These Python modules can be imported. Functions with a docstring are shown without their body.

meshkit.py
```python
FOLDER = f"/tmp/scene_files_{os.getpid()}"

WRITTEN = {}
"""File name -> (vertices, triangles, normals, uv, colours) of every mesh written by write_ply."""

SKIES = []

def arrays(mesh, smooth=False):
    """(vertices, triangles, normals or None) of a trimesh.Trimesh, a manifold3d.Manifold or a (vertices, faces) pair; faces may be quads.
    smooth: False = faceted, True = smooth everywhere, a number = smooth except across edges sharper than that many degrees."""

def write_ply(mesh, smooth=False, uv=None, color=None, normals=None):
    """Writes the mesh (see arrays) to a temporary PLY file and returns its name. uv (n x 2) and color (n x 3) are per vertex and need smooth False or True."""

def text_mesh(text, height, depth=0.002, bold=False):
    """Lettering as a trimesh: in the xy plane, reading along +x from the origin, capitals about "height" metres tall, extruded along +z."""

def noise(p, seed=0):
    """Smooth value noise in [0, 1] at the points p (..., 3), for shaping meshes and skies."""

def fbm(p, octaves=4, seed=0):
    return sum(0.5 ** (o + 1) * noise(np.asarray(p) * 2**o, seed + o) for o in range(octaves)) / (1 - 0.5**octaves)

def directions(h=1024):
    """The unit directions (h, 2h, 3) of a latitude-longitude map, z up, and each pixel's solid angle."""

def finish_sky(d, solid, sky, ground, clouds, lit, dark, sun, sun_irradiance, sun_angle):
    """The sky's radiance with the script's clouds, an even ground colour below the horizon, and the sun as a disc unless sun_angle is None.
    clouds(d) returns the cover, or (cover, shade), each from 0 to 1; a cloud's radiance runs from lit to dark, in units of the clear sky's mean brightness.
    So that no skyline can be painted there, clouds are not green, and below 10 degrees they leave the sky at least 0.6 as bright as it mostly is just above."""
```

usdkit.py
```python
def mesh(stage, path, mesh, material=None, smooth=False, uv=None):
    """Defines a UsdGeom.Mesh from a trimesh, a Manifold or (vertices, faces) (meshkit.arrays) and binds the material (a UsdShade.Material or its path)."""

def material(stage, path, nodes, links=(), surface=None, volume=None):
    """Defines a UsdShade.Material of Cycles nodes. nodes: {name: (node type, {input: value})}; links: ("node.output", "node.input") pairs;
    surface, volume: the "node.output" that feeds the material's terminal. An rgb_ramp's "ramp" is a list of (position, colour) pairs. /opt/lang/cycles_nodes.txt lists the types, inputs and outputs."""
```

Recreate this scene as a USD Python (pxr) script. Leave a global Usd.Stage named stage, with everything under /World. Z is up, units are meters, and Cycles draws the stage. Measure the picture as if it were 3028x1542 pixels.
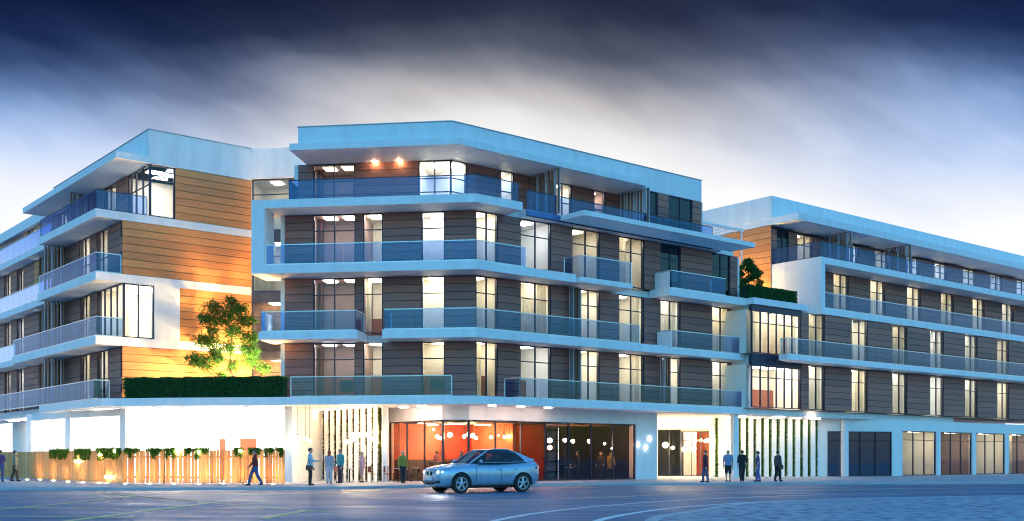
import math, random
import numpy as np
import trimesh
from shapely.geometry import Polygon, LineString, Point
import manifold3d as m3
import usdkit
from pxr import Gf, Sdf, Usd, UsdGeom, UsdLux, UsdShade

stage = Usd.Stage.CreateInMemory()
UsdGeom.SetStageUpAxis(stage, UsdGeom.Tokens.z)
UsdGeom.SetStageMetersPerUnit(stage, 1.0)
world = UsdGeom.Xform.Define(stage, '/World')
stage.SetDefaultPrim(world.GetPrim())
UsdGeom.Scope.Define(stage, '/World/Looks')

# ------------------------------------------------------------------ camera, sky, sun, exposure
EYE = 1.4
camera = UsdGeom.Camera.Define(stage, '/World/camera')
camera.CreateHorizontalApertureAttr(36.0)
camera.CreateFocalLengthAttr(38.75)
camera.CreateVerticalApertureOffsetAttr(6.97)          # rising front: verticals stay upright
camera.CreateExposureAttr(2.0)
camera.AddTranslateOp().Set((0, 0, EYE))
camera.AddRotateXYZOp().Set((90, 0, 0))

SUN_EL, SUN_ROT = math.radians(3.5), math.radians(-8)
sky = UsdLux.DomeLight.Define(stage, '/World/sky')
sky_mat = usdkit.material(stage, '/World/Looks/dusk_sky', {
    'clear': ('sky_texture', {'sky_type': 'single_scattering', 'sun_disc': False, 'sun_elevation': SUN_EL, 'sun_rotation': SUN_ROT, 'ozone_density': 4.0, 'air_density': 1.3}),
    'blue': ('mix', {'mix_type': 'multiply', 'fac': 1.0, 'color2': (1.75, 2.9, 3.1)}),  # clear sky, all out of view: brightened and tinted to light the facades
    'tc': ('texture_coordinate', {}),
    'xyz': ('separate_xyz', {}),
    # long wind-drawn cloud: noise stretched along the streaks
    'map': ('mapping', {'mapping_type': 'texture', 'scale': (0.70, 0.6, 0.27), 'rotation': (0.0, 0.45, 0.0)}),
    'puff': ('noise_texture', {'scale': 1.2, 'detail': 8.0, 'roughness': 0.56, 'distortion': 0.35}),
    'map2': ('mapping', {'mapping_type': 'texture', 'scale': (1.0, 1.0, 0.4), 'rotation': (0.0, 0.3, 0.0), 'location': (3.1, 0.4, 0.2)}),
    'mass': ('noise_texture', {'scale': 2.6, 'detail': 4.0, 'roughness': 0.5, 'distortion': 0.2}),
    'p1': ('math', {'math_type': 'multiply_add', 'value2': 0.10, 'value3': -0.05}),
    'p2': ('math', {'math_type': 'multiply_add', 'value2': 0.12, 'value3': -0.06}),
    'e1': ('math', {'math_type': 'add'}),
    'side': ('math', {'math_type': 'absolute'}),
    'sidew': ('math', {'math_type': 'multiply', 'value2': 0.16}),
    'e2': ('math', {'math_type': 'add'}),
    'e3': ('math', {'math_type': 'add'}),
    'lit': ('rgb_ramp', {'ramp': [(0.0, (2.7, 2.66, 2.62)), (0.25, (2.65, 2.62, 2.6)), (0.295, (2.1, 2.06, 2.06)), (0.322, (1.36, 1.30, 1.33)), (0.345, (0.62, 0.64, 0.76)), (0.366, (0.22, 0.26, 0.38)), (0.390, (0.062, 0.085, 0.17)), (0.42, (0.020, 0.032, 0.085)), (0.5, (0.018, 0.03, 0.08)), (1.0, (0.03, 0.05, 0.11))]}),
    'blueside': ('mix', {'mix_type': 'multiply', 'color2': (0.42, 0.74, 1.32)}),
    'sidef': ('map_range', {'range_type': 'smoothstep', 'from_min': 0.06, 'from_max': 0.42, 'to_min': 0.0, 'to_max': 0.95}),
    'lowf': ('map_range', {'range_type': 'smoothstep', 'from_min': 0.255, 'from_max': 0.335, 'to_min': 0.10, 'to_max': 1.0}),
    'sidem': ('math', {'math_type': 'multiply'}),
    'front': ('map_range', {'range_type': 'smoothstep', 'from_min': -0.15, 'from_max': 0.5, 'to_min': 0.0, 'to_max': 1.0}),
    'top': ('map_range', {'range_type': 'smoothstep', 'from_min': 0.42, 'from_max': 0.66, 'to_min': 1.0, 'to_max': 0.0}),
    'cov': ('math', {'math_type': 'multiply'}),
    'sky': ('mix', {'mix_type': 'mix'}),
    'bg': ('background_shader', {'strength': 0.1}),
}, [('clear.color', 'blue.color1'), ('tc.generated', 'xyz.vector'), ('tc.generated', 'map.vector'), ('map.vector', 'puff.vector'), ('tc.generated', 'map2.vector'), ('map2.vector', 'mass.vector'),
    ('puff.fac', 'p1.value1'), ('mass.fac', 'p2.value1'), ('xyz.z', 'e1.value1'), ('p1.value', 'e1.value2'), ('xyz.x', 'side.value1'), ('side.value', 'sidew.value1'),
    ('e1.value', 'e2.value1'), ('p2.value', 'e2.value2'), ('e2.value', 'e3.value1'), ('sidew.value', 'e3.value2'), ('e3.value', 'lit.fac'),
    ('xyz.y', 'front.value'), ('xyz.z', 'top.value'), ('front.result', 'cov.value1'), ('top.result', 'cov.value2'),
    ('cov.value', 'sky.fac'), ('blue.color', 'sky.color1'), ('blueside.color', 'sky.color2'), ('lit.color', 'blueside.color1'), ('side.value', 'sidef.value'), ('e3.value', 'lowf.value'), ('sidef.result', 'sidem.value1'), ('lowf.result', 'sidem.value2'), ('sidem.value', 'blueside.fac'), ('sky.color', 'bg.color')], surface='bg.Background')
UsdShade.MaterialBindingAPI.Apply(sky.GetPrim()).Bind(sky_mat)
sky.GetPrim().SetCustomDataByKey('kind', 'structure')
sky.GetPrim().SetCustomDataByKey('label', 'dark blue dusk sky with a bright veil of cloud above the roofs')

sun = UsdLux.DistantLight.Define(stage, '/World/sun')
sun.CreateIntensityAttr(0.12)
sun.CreateAngleAttr(1.0)
sun.CreateNormalizeAttr(True)
sun.CreateColorAttr((1.0, 0.82, 0.62))
_sd = np.array([math.sin(SUN_ROT) * math.cos(SUN_EL), math.cos(SUN_ROT) * math.cos(SUN_EL), math.sin(SUN_EL)])
sun.AddTransformOp().Set(Gf.Matrix4d(Gf.Rotation(Gf.Vec3d(0, 0, 1), Gf.Vec3d(*_sd)), Gf.Vec3d(0, 0, 0)))

# ------------------------------------------------------------------ helpers
used = {}


def path_for(name, parent):
    key = (parent, name)
    n = used.get(key, 0)
    used[key] = n + 1
    return f'{parent}/{name}' if n == 0 else f'{parent}/{name}_{n:03d}'


def ppath(parent):
    return '/World' if parent is None else (parent if isinstance(parent, str) else str(parent.GetPath()))


def tag(prim, label=None, cat=None, group=None, kind=None):
    for k, v in (('label', label), ('category', cat), ('group', group), ('kind', kind)):
        if v:
            prim.SetCustomDataByKey(k, v)
    return prim


def put(name, mesh, material, parent=None, smooth=False, label=None, cat=None, group=None, kind=None):
    """one Mesh prim under parent (or under /World)"""
    p = path_for(name, ppath(parent))
    pr = usdkit.mesh(stage, p, mesh, material, smooth).GetPrim()
    return tag(pr, label, cat, group, kind)


def thing(name, label=None, cat=None, group=None, loc=(0, 0, 0), rz=0.0, parent=None):
    x = UsdGeom.Xform.Define(stage, path_for(name, ppath(parent)))
    if parent is None:
        x.AddTranslateOp().Set(tuple(map(float, loc)))
        x.AddRotateZOp().Set(float(rz))
    return tag(x.GetPrim(), label, cat, group)


def copy_of(proto, name, label, loc, rz=0.0, cat=None, group=None):
    x = UsdGeom.Xform.Define(stage, path_for(name, '/World'))
    x.AddTranslateOp().Set(tuple(map(float, loc)))
    x.AddRotateZOp().Set(float(rz))
    x.GetPrim().GetReferences().AddInternalReference(proto.GetPath())
    x.GetPrim().SetInstanceable(True)
    c = proto.GetCustomData()
    return tag(x.GetPrim(), label, cat or c.get('category'), group or c.get('group'))


def V2(*a):
    return np.array(a, float)


def unit(v):
    v = np.asarray(v, float)
    return v / np.linalg.norm(v)


BOXF = np.array([[0, 2, 1], [0, 3, 2], [4, 5, 6], [4, 6, 7], [0, 1, 5], [0, 5, 4], [1, 2, 6], [1, 6, 5], [2, 3, 7], [2, 7, 6], [3, 0, 4], [3, 4, 7]])


class Face:
    """A vertical wall plane: o = plan origin, d = plan direction to the right as seen from outside; w runs outwards."""

    def __init__(s, o, d):
        s.o, s.d = np.asarray(o, float), unit(d)
        s.n = np.array([s.d[1], -s.d[0]])

    def p(s, u, w=0.0):
        return s.o + s.d * u + s.n * w

    def off(s, w):
        return Face(s.o + s.n * w, s.d)

    def box(s, u0, u1, z0, z1, w0, w1):
        a, b, c, d = s.p(u0, w1), s.p(u1, w1), s.p(u1, w0), s.p(u0, w0)
        v = np.array([[*q, z0] for q in (a, b, c, d)] + [[*q, z1] for q in (a, b, c, d)])
        return trimesh.Trimesh(v, BOXF, process=False)


def cat_(ms):
    return trimesh.util.concatenate(ms)


def prism(poly, z0, z1):
    p = Polygon([tuple(q) for q in poly])
    if not p.is_valid:
        p = p.buffer(0)
    m = trimesh.creation.extrude_polygon(p, z1 - z0, engine='earcut')
    m.apply_translation([0, 0, z0])
    return m


def bar(p, q, w, z0, z1):
    """upright-sided bar along the plan segment p-q, w wide"""
    p, q = np.asarray(p, float), np.asarray(q, float)
    f = Face(p, q - p)
    return f.box(0, np.linalg.norm(q - p), z0, z1, -w / 2, w / 2)


def tube(p, q, r, n=8):
    return trimesh.creation.cylinder(radius=r, segment=np.array([p, q], float), sections=n)


def ball(c, r, sub=2, s=(1, 1, 1)):
    m = trimesh.creation.icosphere(subdivisions=sub, radius=r)
    m.apply_scale(s)
    m.apply_translation(c)
    return m


def quads(qs):
    v, f = [], []
    for q in qs:
        k = len(v)
        v += [list(x) for x in q]
        f += [[k, k + 1, k + 2], [k, k + 2, k + 3]]
    return trimesh.Trimesh(np.array(v, float), np.array(f), process=False)


# ------------------------------------------------------------------ materials
def look(name, base, rough=0.6, metallic=0.0, var=0.12, scale=(1.5, 1.5, 1.5), bump=0.0, bump_scale=40.0, spec=0.5, coat=0.0):
    """paint, board or stone: base colour varied by procedural noise, with fine relief"""
    b = np.array(base)
    nodes = {
        'g': ('geometry', {}), 'map': ('mapping', {'scale': scale}),
        'n': ('noise_texture', {'scale': 1.0, 'detail': 6.0, 'roughness': 0.6}),
        'r': ('rgb_ramp', {'ramp': [(0.25, tuple(b * (1 - var))), (0.5, tuple(b)), (0.75, tuple(np.minimum(b * (1 + var), 0.95)))]}),
        'rr': ('map_range', {'from_min': 0.3, 'from_max': 0.7, 'to_min': max(rough - 0.08, 0.02), 'to_max': min(rough + 0.08, 1.0)}),
        'p': ('principled_bsdf', {'metallic': metallic, 'specular_ior_level': spec, 'coat_weight': coat}),
    }
    links = [('g.position', 'map.vector'), ('map.vector', 'n.vector'), ('n.fac', 'r.fac'), ('r.color', 'p.base_color'), ('n.fac', 'rr.value'), ('rr.result', 'p.roughness')]
    if bump:
        nodes['bn'] = ('noise_texture', {'scale': bump_scale, 'detail': 4.0})
        nodes['b'] = ('bump', {'strength': bump, 'distance': 0.02})
        links += [('g.position', 'bn.vector'), ('bn.fac', 'b.height'), ('b.normal', 'p.normal')]
    return usdkit.material(stage, f'/World/Looks/{name}', nodes, links, surface='p.BSDF')


def glow(name, color, strength):
    return usdkit.material(stage, f'/World/Looks/{name}', {'e': ('emission', {'color': color, 'strength': strength})}, surface='e.emission')


def pane_look(name, tint, ior=1.5, rough=0.0, gloss=(1, 1, 1)):
    return usdkit.material(stage, f'/World/Looks/{name}', {
        't': ('transparent_bsdf', {'color': tint}), 'g': ('glossy_bsdf', {'color': gloss, 'roughness': rough}),
        'f': ('fresnel', {'IOR': ior}), 'm': ('mix_closure', {})},
        [('f.fac', 'm.fac'), ('t.BSDF', 'm.closure1'), ('g.BSDF', 'm.closure2')], surface='m.closure')


def leaf_look(name, dark, light):
    return usdkit.material(stage, f'/World/Looks/{name}', {
        'g': ('geometry', {}), 'r': ('rgb_ramp', {'ramp': [(0.0, dark), (0.7, light), (1.0, tuple(np.array(light) * 1.5))]}),
        'd': ('diffuse_bsdf', {}), 't': ('translucent_bsdf', {}), 'm': ('mix_closure', {'fac': 0.48})},
        [('g.random_per_island', 'r.fac'), ('r.color', 'd.color'), ('r.color', 't.color'), ('d.BSDF', 'm.closure1'), ('t.BSDF', 'm.closure2')], surface='m.closure')


WHITE = look('white_render', (0.76, 0.77, 0.78), 0.55, var=0.10, scale=(1.6, 1.6, 0.22), bump=0.12, bump_scale=60)
SOFFIT = look('soffit_paint', (0.74, 0.73, 0.75), 0.6, var=0.04, scale=(0.5, 0.5, 0.5))
DARK = [look(f'dark_board_{c}', b, 0.55, var=0.28, scale=(1.3, 1.3, 26), bump=0.25, bump_scale=30) for c, b in zip(('umber', 'walnut', 'ash'), ((0.33, 0.135, 0.105), (0.38, 0.15, 0.11), (0.28, 0.118, 0.10)))]
RED = [look(f'cedar_board_{c}', b, 0.5, var=0.22, scale=(1.0, 1.0, 30), bump=0.2, bump_scale=30) for c, b in zip(('red', 'tan', 'brown'), ((0.62, 0.25, 0.082), (0.66, 0.275, 0.09), (0.58, 0.225, 0.075)))]
BACKING = look('joint_backing', (0.025, 0.02, 0.02), 0.8)
FRAME = look('window_frame_paint', (0.028, 0.032, 0.06), 0.35, metallic=0.2, var=0.1)
RAIL = look('brushed_rail', (0.62, 0.66, 0.70), 0.3, metallic=0.7, var=0.08)
LOUVRE_B = look('brown_louvre', (0.20, 0.09, 0.055), 0.5, var=0.2, scale=(12, 12, 1))
LOUVRE_G = look('grey_louvre', (0.36, 0.36, 0.40), 0.4, var=0.1)
GLASS = pane_look('window_glass', (0.90, 0.93, 0.95), 1.45)
RGLASS = pane_look('balustrade_glass', (0.40, 0.55, 0.92), 1.9, gloss=(0.42, 0.64, 1.0))
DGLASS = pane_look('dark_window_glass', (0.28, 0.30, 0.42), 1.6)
ROOM = look('room_paint', (0.80, 0.76, 0.66), 0.8, var=0.03)
ROOM_W = look('white_room_paint', (0.82, 0.80, 0.76), 0.8, var=0.03)
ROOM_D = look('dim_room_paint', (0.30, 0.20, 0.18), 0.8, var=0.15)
REDWOOD = look('red_cabinet_wood', (0.26, 0.06, 0.035), 0.4, var=0.3, scale=(2, 2, 12))
BLACKGOODS = look('black_cabinet', (0.015, 0.014, 0.02), 0.3, var=0.2)
CURTAIN = usdkit.material(stage, '/World/Looks/curtain_cloth', {'g': ('geometry', {}), 'n': ('noise_texture', {'scale': 3.0, 'detail': 3.0}), 'r': ('rgb_ramp', {'ramp': [(0.3, (0.74, 0.66, 0.50)), (0.7, (0.82, 0.76, 0.62))]}), 'd': ('diffuse_bsdf', {}), 't': ('translucent_bsdf', {}), 'm': ('mix_closure', {'fac': 0.6})},
                          [('g.position', 'n.vector'), ('n.fac', 'r.fac'), ('r.color', 'd.color'), ('r.color', 't.color'), ('d.BSDF', 'm.closure1'), ('t.BSDF', 'm.closure2')], surface='m.closure')
PANEL = glow('ceiling_panel_light', (1.0, 0.90, 0.74), 7.5)
PANEL_MILD = glow('ceiling_panel_mild', (1.0, 0.84, 0.62), 4.6)
PANEL_COOL = glow('ceiling_panel_cool', (0.95, 0.95, 1.0), 6.5)
COPING = look('zinc_coping', (0.34, 0.36, 0.40), 0.4, metallic=0.5)
PANEL_DIM = glow('ceiling_panel_dim', (1.0, 0.80, 0.55), 3.0)
LEAF = leaf_look('tree_leaf', (0.05, 0.16, 0.04), (0.13, 0.34, 0.06))
HEDGE = leaf_look('hedge_leaf', (0.06, 0.18, 0.06), (0.17, 0.44, 0.14))
VINE = leaf_look('vine_leaf', (0.09, 0.20, 0.03), (0.28, 0.50, 0.07))
BARK = look('bark', (0.10, 0.065, 0.045), 0.9, var=0.3, scale=(8, 8, 2), bump=0.5)
EARTH = look('hedge_core', (0.015, 0.04, 0.018), 0.95, var=0.3)

# ------------------------------------------------------------------ the plan
R = V2(0.7760, 0.6307)        # street side of the long facades, to the right and away
L = V2(-R[1], R[0])           # square to it, to the left and away
M = V2(0.99162, -0.12917)     # the almost frontal facade, to the right
Z = {2: 4.73, 3: 8.28, 4: 11.86, 5: 15.37}       # tops of the slabs
C = {2: 7.80, 3: 11.38, 4: 14.91, 5: 18.00}      # soffits over each storey
K = V2(-1.903, 58.0)          # front corner of the slabs of the main block
FM = Face((-1.962, 59.8), M)  # its walls
FR = Face((-1.962, 59.8), R)
KM, KR = Face(K, M), Face(K, R)
FM5, FR5 = Face((-3.371, 61.1), M), Face((-3.371, 61.1), R)
rng = np.random.default_rng(7)
ORD = ('first', 'second', 'third', 'fourth', 'fifth', 'sixth', 'seventh', 'eighth', 'ninth', 'tenth', 'eleventh', 'twelfth', 'thirteenth', 'fourteenth', 'fifteenth')


# ------------------------------------------------------------------ building blocks
def cladding(b, f, u0, u1, z0, z1, boards=DARK, pitch=0.44, w=0.0, name='wall_panel'):
    """a backing wall with every board laid on it"""
    back = put(name, f.box(u0, u1, z0, z1, w - 0.30, w - 0.035), BACKING, b)
    n = max(1, round((z1 - z0) / pitch))
    h = (z1 - z0) / n
    for i in range(n):
        k = rng.integers(len(boards))
        e = rng.uniform(-0.004, 0.004)
        put('plank', f.box(u0 + 0.004, u1 - 0.004, z0 + i * h + 0.016, z0 + (i + 1) * h - 0.016, w - 0.034, w + e), boards[k], back)
    return back


def room(poly, z0, z1, open_edges, wall, name, parent):
    """inside surfaces of a room seen through its windows; open_edges are the edges that are glazed"""
    qs = []
    n = len(poly)
    for i in range(n):
        if i in open_edges:
            continue
        a, c = poly[i], poly[(i + 1) % n]
        qs.append([(*a, z0), (*c, z0), (*c, z1), (*a, z1)])
    m = quads(qs)
    lid = prism(poly, z1, z1 + 0.02)
    return put(name, cat_([m, lid]), wall, parent)


FLOORWOOD = look('floor_boards', (0.20, 0.12, 0.075), 0.4, var=0.2, scale=(1, 6, 1))


def window(b, f, u0, u1, z0, z1, cols=2, transom=0.70, depth=2.8, wall=None, lights=1, light=None, cabinet=False, curtain=False, glass=None, rail=None, left_drape=False, room_on=True, w=0.0, label=None):
    """frame with mullions and transom; panes and the room behind are its sub-parts"""
    t = 0.06
    ms = [f.box(u0, u0 + t, z0, z1, w - 0.16, w - 0.05), f.box(u1 - t, u1, z0, z1, w - 0.16, w - 0.05),
          f.box(u0 + t, u1 - t, z0, z0 + t, w - 0.16, w - 0.05), f.box(u0 + t, u1 - t, z1 - t, z1, w - 0.16, w - 0.05)]
    us = np.linspace(u0 + t, u1 - t, cols + 1)
    for x in us[1:-1]:
        ms.append(f.box(x - 0.028, x + 0.028, z0 + t, z1 - t, w - 0.155, w - 0.055))
    zs = [z0 + t, z1 - t]
    for tr in ([transom] if transom else []) + ([rail] if rail else []):
        zz = z0 + (z1 - z0) * tr
        zs.append(zz)
    zs = sorted(zs)
    for zz in zs[1:-1]:
        for a, c in zip(us[:-1], us[1:]):
            ms.append(f.box(a + 0.028, c - 0.028, zz - 0.025, zz + 0.025, w - 0.15, w - 0.06))
    win = put('window', cat_(ms), FRAME, b, label=label)
    for a, c in zip(us[:-1], us[1:]):
        for za, zc in zip(zs[:-1], zs[1:]):
            q = [(*f.p(a, w - 0.105), za), (*f.p(c, w - 0.105), za), (*f.p(c, w - 0.105), zc), (*f.p(a, w - 0.105), zc)]
            put('pane', quads([q]), glass or GLASS, win)
    if room_on:
        wall = wall or ROOM
        e = 0.25
        poly = [f.p(u0 - e, w - 0.30), f.p(u1 + e, w - 0.30), f.p(u1 + e, w - depth), f.p(u0 - e, w - depth)]
        room(poly, z0 - 0.02, z1 + 0.04, [0], wall, 'room_wall', win)
        put('room_floor', prism(poly, z0 - 0.06, z0 - 0.03), FLOORWOOD, win)
        span = (u1 - u0) / max(lights, 1)
        for i in range(lights):
            c = u0 + span * (i + 0.5) + rng.uniform(-0.1, 0.1)
            put('ceiling_light', f.box(c - 0.32, c + 0.32, z1 - 0.03, z1 + 0.03, w - 1.5, w - 0.75), light or (PANEL, PANEL, PANEL_MILD, PANEL_COOL)[rng.integers(4)], win)
        if cabinet:
            hgt = cabinet if isinstance(cabinet, float) else 1.25
            put('cabinet', f.box(u0 - 0.2, u1 + 0.2, z0 - 0.02, z0 + hgt, w - depth + 0.02, w - depth + 0.5), REDWOOD, win)
            if u1 - u0 > 1.2:
                x = u0 + rng.uniform(0.3, 0.6) * (u1 - u0 - 0.75)
                put('screen', f.box(x, x + 0.75, z0 + 0.55, z0 + 1.15, w - depth + 0.52, w - depth + 0.58), BLACKGOODS, win)
        if left_drape:
            put('drape', drape(f, u0 + 0.05, u0 + 0.5, z0, z1 - 0.2, w - 0.45, 0.05), REDWOOD, win)
        if not curtain and not left_drape and lights and rng.uniform() < 0.45:
            k = rng.uniform(0.25, 0.45) * (u1 - u0)
            a = u0 + 0.05 if rng.uniform() < 0.5 else u1 - 0.05 - k
            put('drape', drape(f, a, a + k, z0, z1 - 0.04, w - 0.42, 0.045), CURTAIN, win)
        if curtain:
            put('curtain', drape(f, u0 + 0.02, u1 - 0.02, z0, z1 - 0.04, w - 0.42, 0.05), CURTAIN, win)
    return win


def drape(f, u0, u1, z0, z1, w, amp):
    n = max(8, int((u1 - u0) / 0.045))
    us = np.linspace(u0, u1, n)
    ws = w + amp * np.sin(us * 2 * math.pi / 0.24) + 0.02 * np.sin(us * 9.1)
    return quads([[(*f.p(us[i], ws[i]), z0), (*f.p(us[i + 1], ws[i + 1]), z0), (*f.p(us[i + 1], ws[i + 1]), z1), (*f.p(us[i], ws[i]), z1)] for i in range(n - 1)])


def balustrade(b, pts, z0, h=1.05, panel=1.5, rail=None, ends=True, label=None, glass=None):
    """glass balustrade: a handrail with its end posts, each sheet of glass a sub-part"""
    ms, sheets = [], []
    pts = [np.asarray(p, float) for p in pts]
    for a, c in zip(pts[:-1], pts[1:]):
        ms.append(bar(a, c, 0.05, z0 + h, z0 + h + 0.045))
        ms.append(bar(a, c, 0.04, z0 + 0.002, z0 + 0.05))
        ln = np.linalg.norm(c - a)
        n = max(1, round(ln / panel))
        for i in range(n):
            p, q = a + (c - a) * (i / n + 0.012 / ln), a + (c - a) * ((i + 1) / n - 0.012 / ln)
            sheets.append(quads([[(*p, z0 + 0.05), (*q, z0 + 0.05), (*q, z0 + h), (*p, z0 + h)]]))
    if ends:
        for p in (pts[0], pts[-1]):
            ms.append(Face(p - V2(0.02, 0), (1, 0)).box(0, 0.04, z0 + 0.05, z0 + h, -0.02, 0.02))
    r = put('balustrade', cat_(ms), rail or RAIL, b, label=label)
    for s in sheets:
        put('glass_sheet', s, glass or RGLASS, r)
    return r


def louvres(b, p, q, z0, z1, n=10, deep=0.14):
    """screen of upright fins between plan points p and q"""
    p, q = np.asarray(p, float), np.asarray(q, float)
    f = Face(p, q - p)
    ln = np.linalg.norm(q - p)
    scr = put('louvre_screen', cat_([f.box(0, ln, z1 - 0.06, z1 - 0.003, -0.03, 0.03), f.box(0, ln, z0 + 0.003, z0 + 0.05, -0.03, 0.03), f.box(0, 0.03, z0 + 0.04, z1 - 0.05, -0.028, 0.028), f.box(ln - 0.03, ln, z0 + 0.04, z1 - 0.05, -0.028, 0.028)]), LOUVRE_G, b)
    for i in range(n):
        u = ln * (i + 0.5) / n
        put('louvre', f.box(u - 0.035, u + 0.035, z0 + 0.05, z1 - 0.06, -deep / 2, deep / 2), LOUVRE_B if i % 3 != 1 else LOUVRE_G, scr)
    return scr

# ================================================================== main block
main = thing('apartment_block', 'blue-white corner apartment block with four storeys of wraparound balconies above a glazed restaurant', 'building', loc=(0, 0, 0))


def slab(b, poly, z0, z1, name='balcony_slab', m=None, label=None):
    return put(name, prism(poly, z0, z1), m or WHITE, b, label=label)


back = np.array([0.129, 0.9916])
# slabs: outline of the fascia, closed behind the wall line
slab(main, [KM.p(-12.3), K, KR.p(3.21), KR.p(3.21, -1.8), FR.p(0.5, -0.4), FM.p(-0.5, -0.6), FM.p(-10.9, -0.6), KM.p(-12.3, -2.4)], 14.92, 15.37)
slab(main, [KM.p(-12.3), K, KR.p(7.16), KR.p(7.16, -1.8), FR.p(0.5, -0.4), FM.p(-0.5, -0.6), FM.p(-10.9, -0.6), KM.p(-12.3, -2.4)], 11.39, 11.86)
slab(main, [KM.p(-5.06), K, KR.p(14.71), KR.p(14.71, -1.8), FR.p(0.5, -0.4), FM.p(-0.5, -0.6), KM.p(-5.06, -2.4)], 7.81, 8.28)
slab(main, [KM.p(-11.9), KM.p(-6.4), KM.p(-6.4, -2.3), KM.p(-11.9, -2.3)], 7.83, 8.26)
slab(main, [KR.p(14.81), KR.p(22.8), KR.p(22.8, -1.7), KR.p(14.81, -1.7)], 11.40, 11.88)
slab(main, [KR.p(14.9, -0.25), KR.p(22.38, -0.25), KR.p(22.38, -1.7), KR.p(14.9, -1.7)], 7.85, 8.25)
slab(main, [KR.p(7.31, 0.1), KR.p(11.59, 0.1), KR.p(11.59, -1.7), KR.p(7.31, -1.7)], 11.45, 11.70)
# frames at both ends
put('frame_fin', KM.box(-12.3, -11.56, 11.86, 14.92, -1.5, 0), WHITE, main)
put('frame_fin', KR.box(22.39, 22.8, 4.73, 11.40, -1.55, 0), WHITE, main)
# inner floor plates, core and end walls
for k, (z0, z1) in {2: (4.32, 4.70), 3: (7.84, 8.22), 4: (11.42, 11.82), 5: (14.95, 15.34)}.items():
    put('floor_plate', prism([FM.p(-10.7, -0.32), (-1.8, 60.3), FR.p(21.9, -0.32), FR.p(21.9, -13), FM.p(-10.7, -12)], z0, z1), ROOM_W, main)
put('core_wall', prism([FM.p(-10.7, -3.6), FM.p(-2.6, -3.6), FR.p(2.2, -4.4), FR.p(21.8, -3.6), FR.p(21.8, -13), FM.p(-10.7, -12)], 4.74, 14.94), WHITE, main)
put('end_wall', FM.box(-11.0, -10.76, 4.75, 14.90, -12, -0.05), WHITE, main)
put('end_wall', FR.box(21.95, 22.2, 11.9, 14.90, -13, -0.06), WHITE, main)

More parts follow.
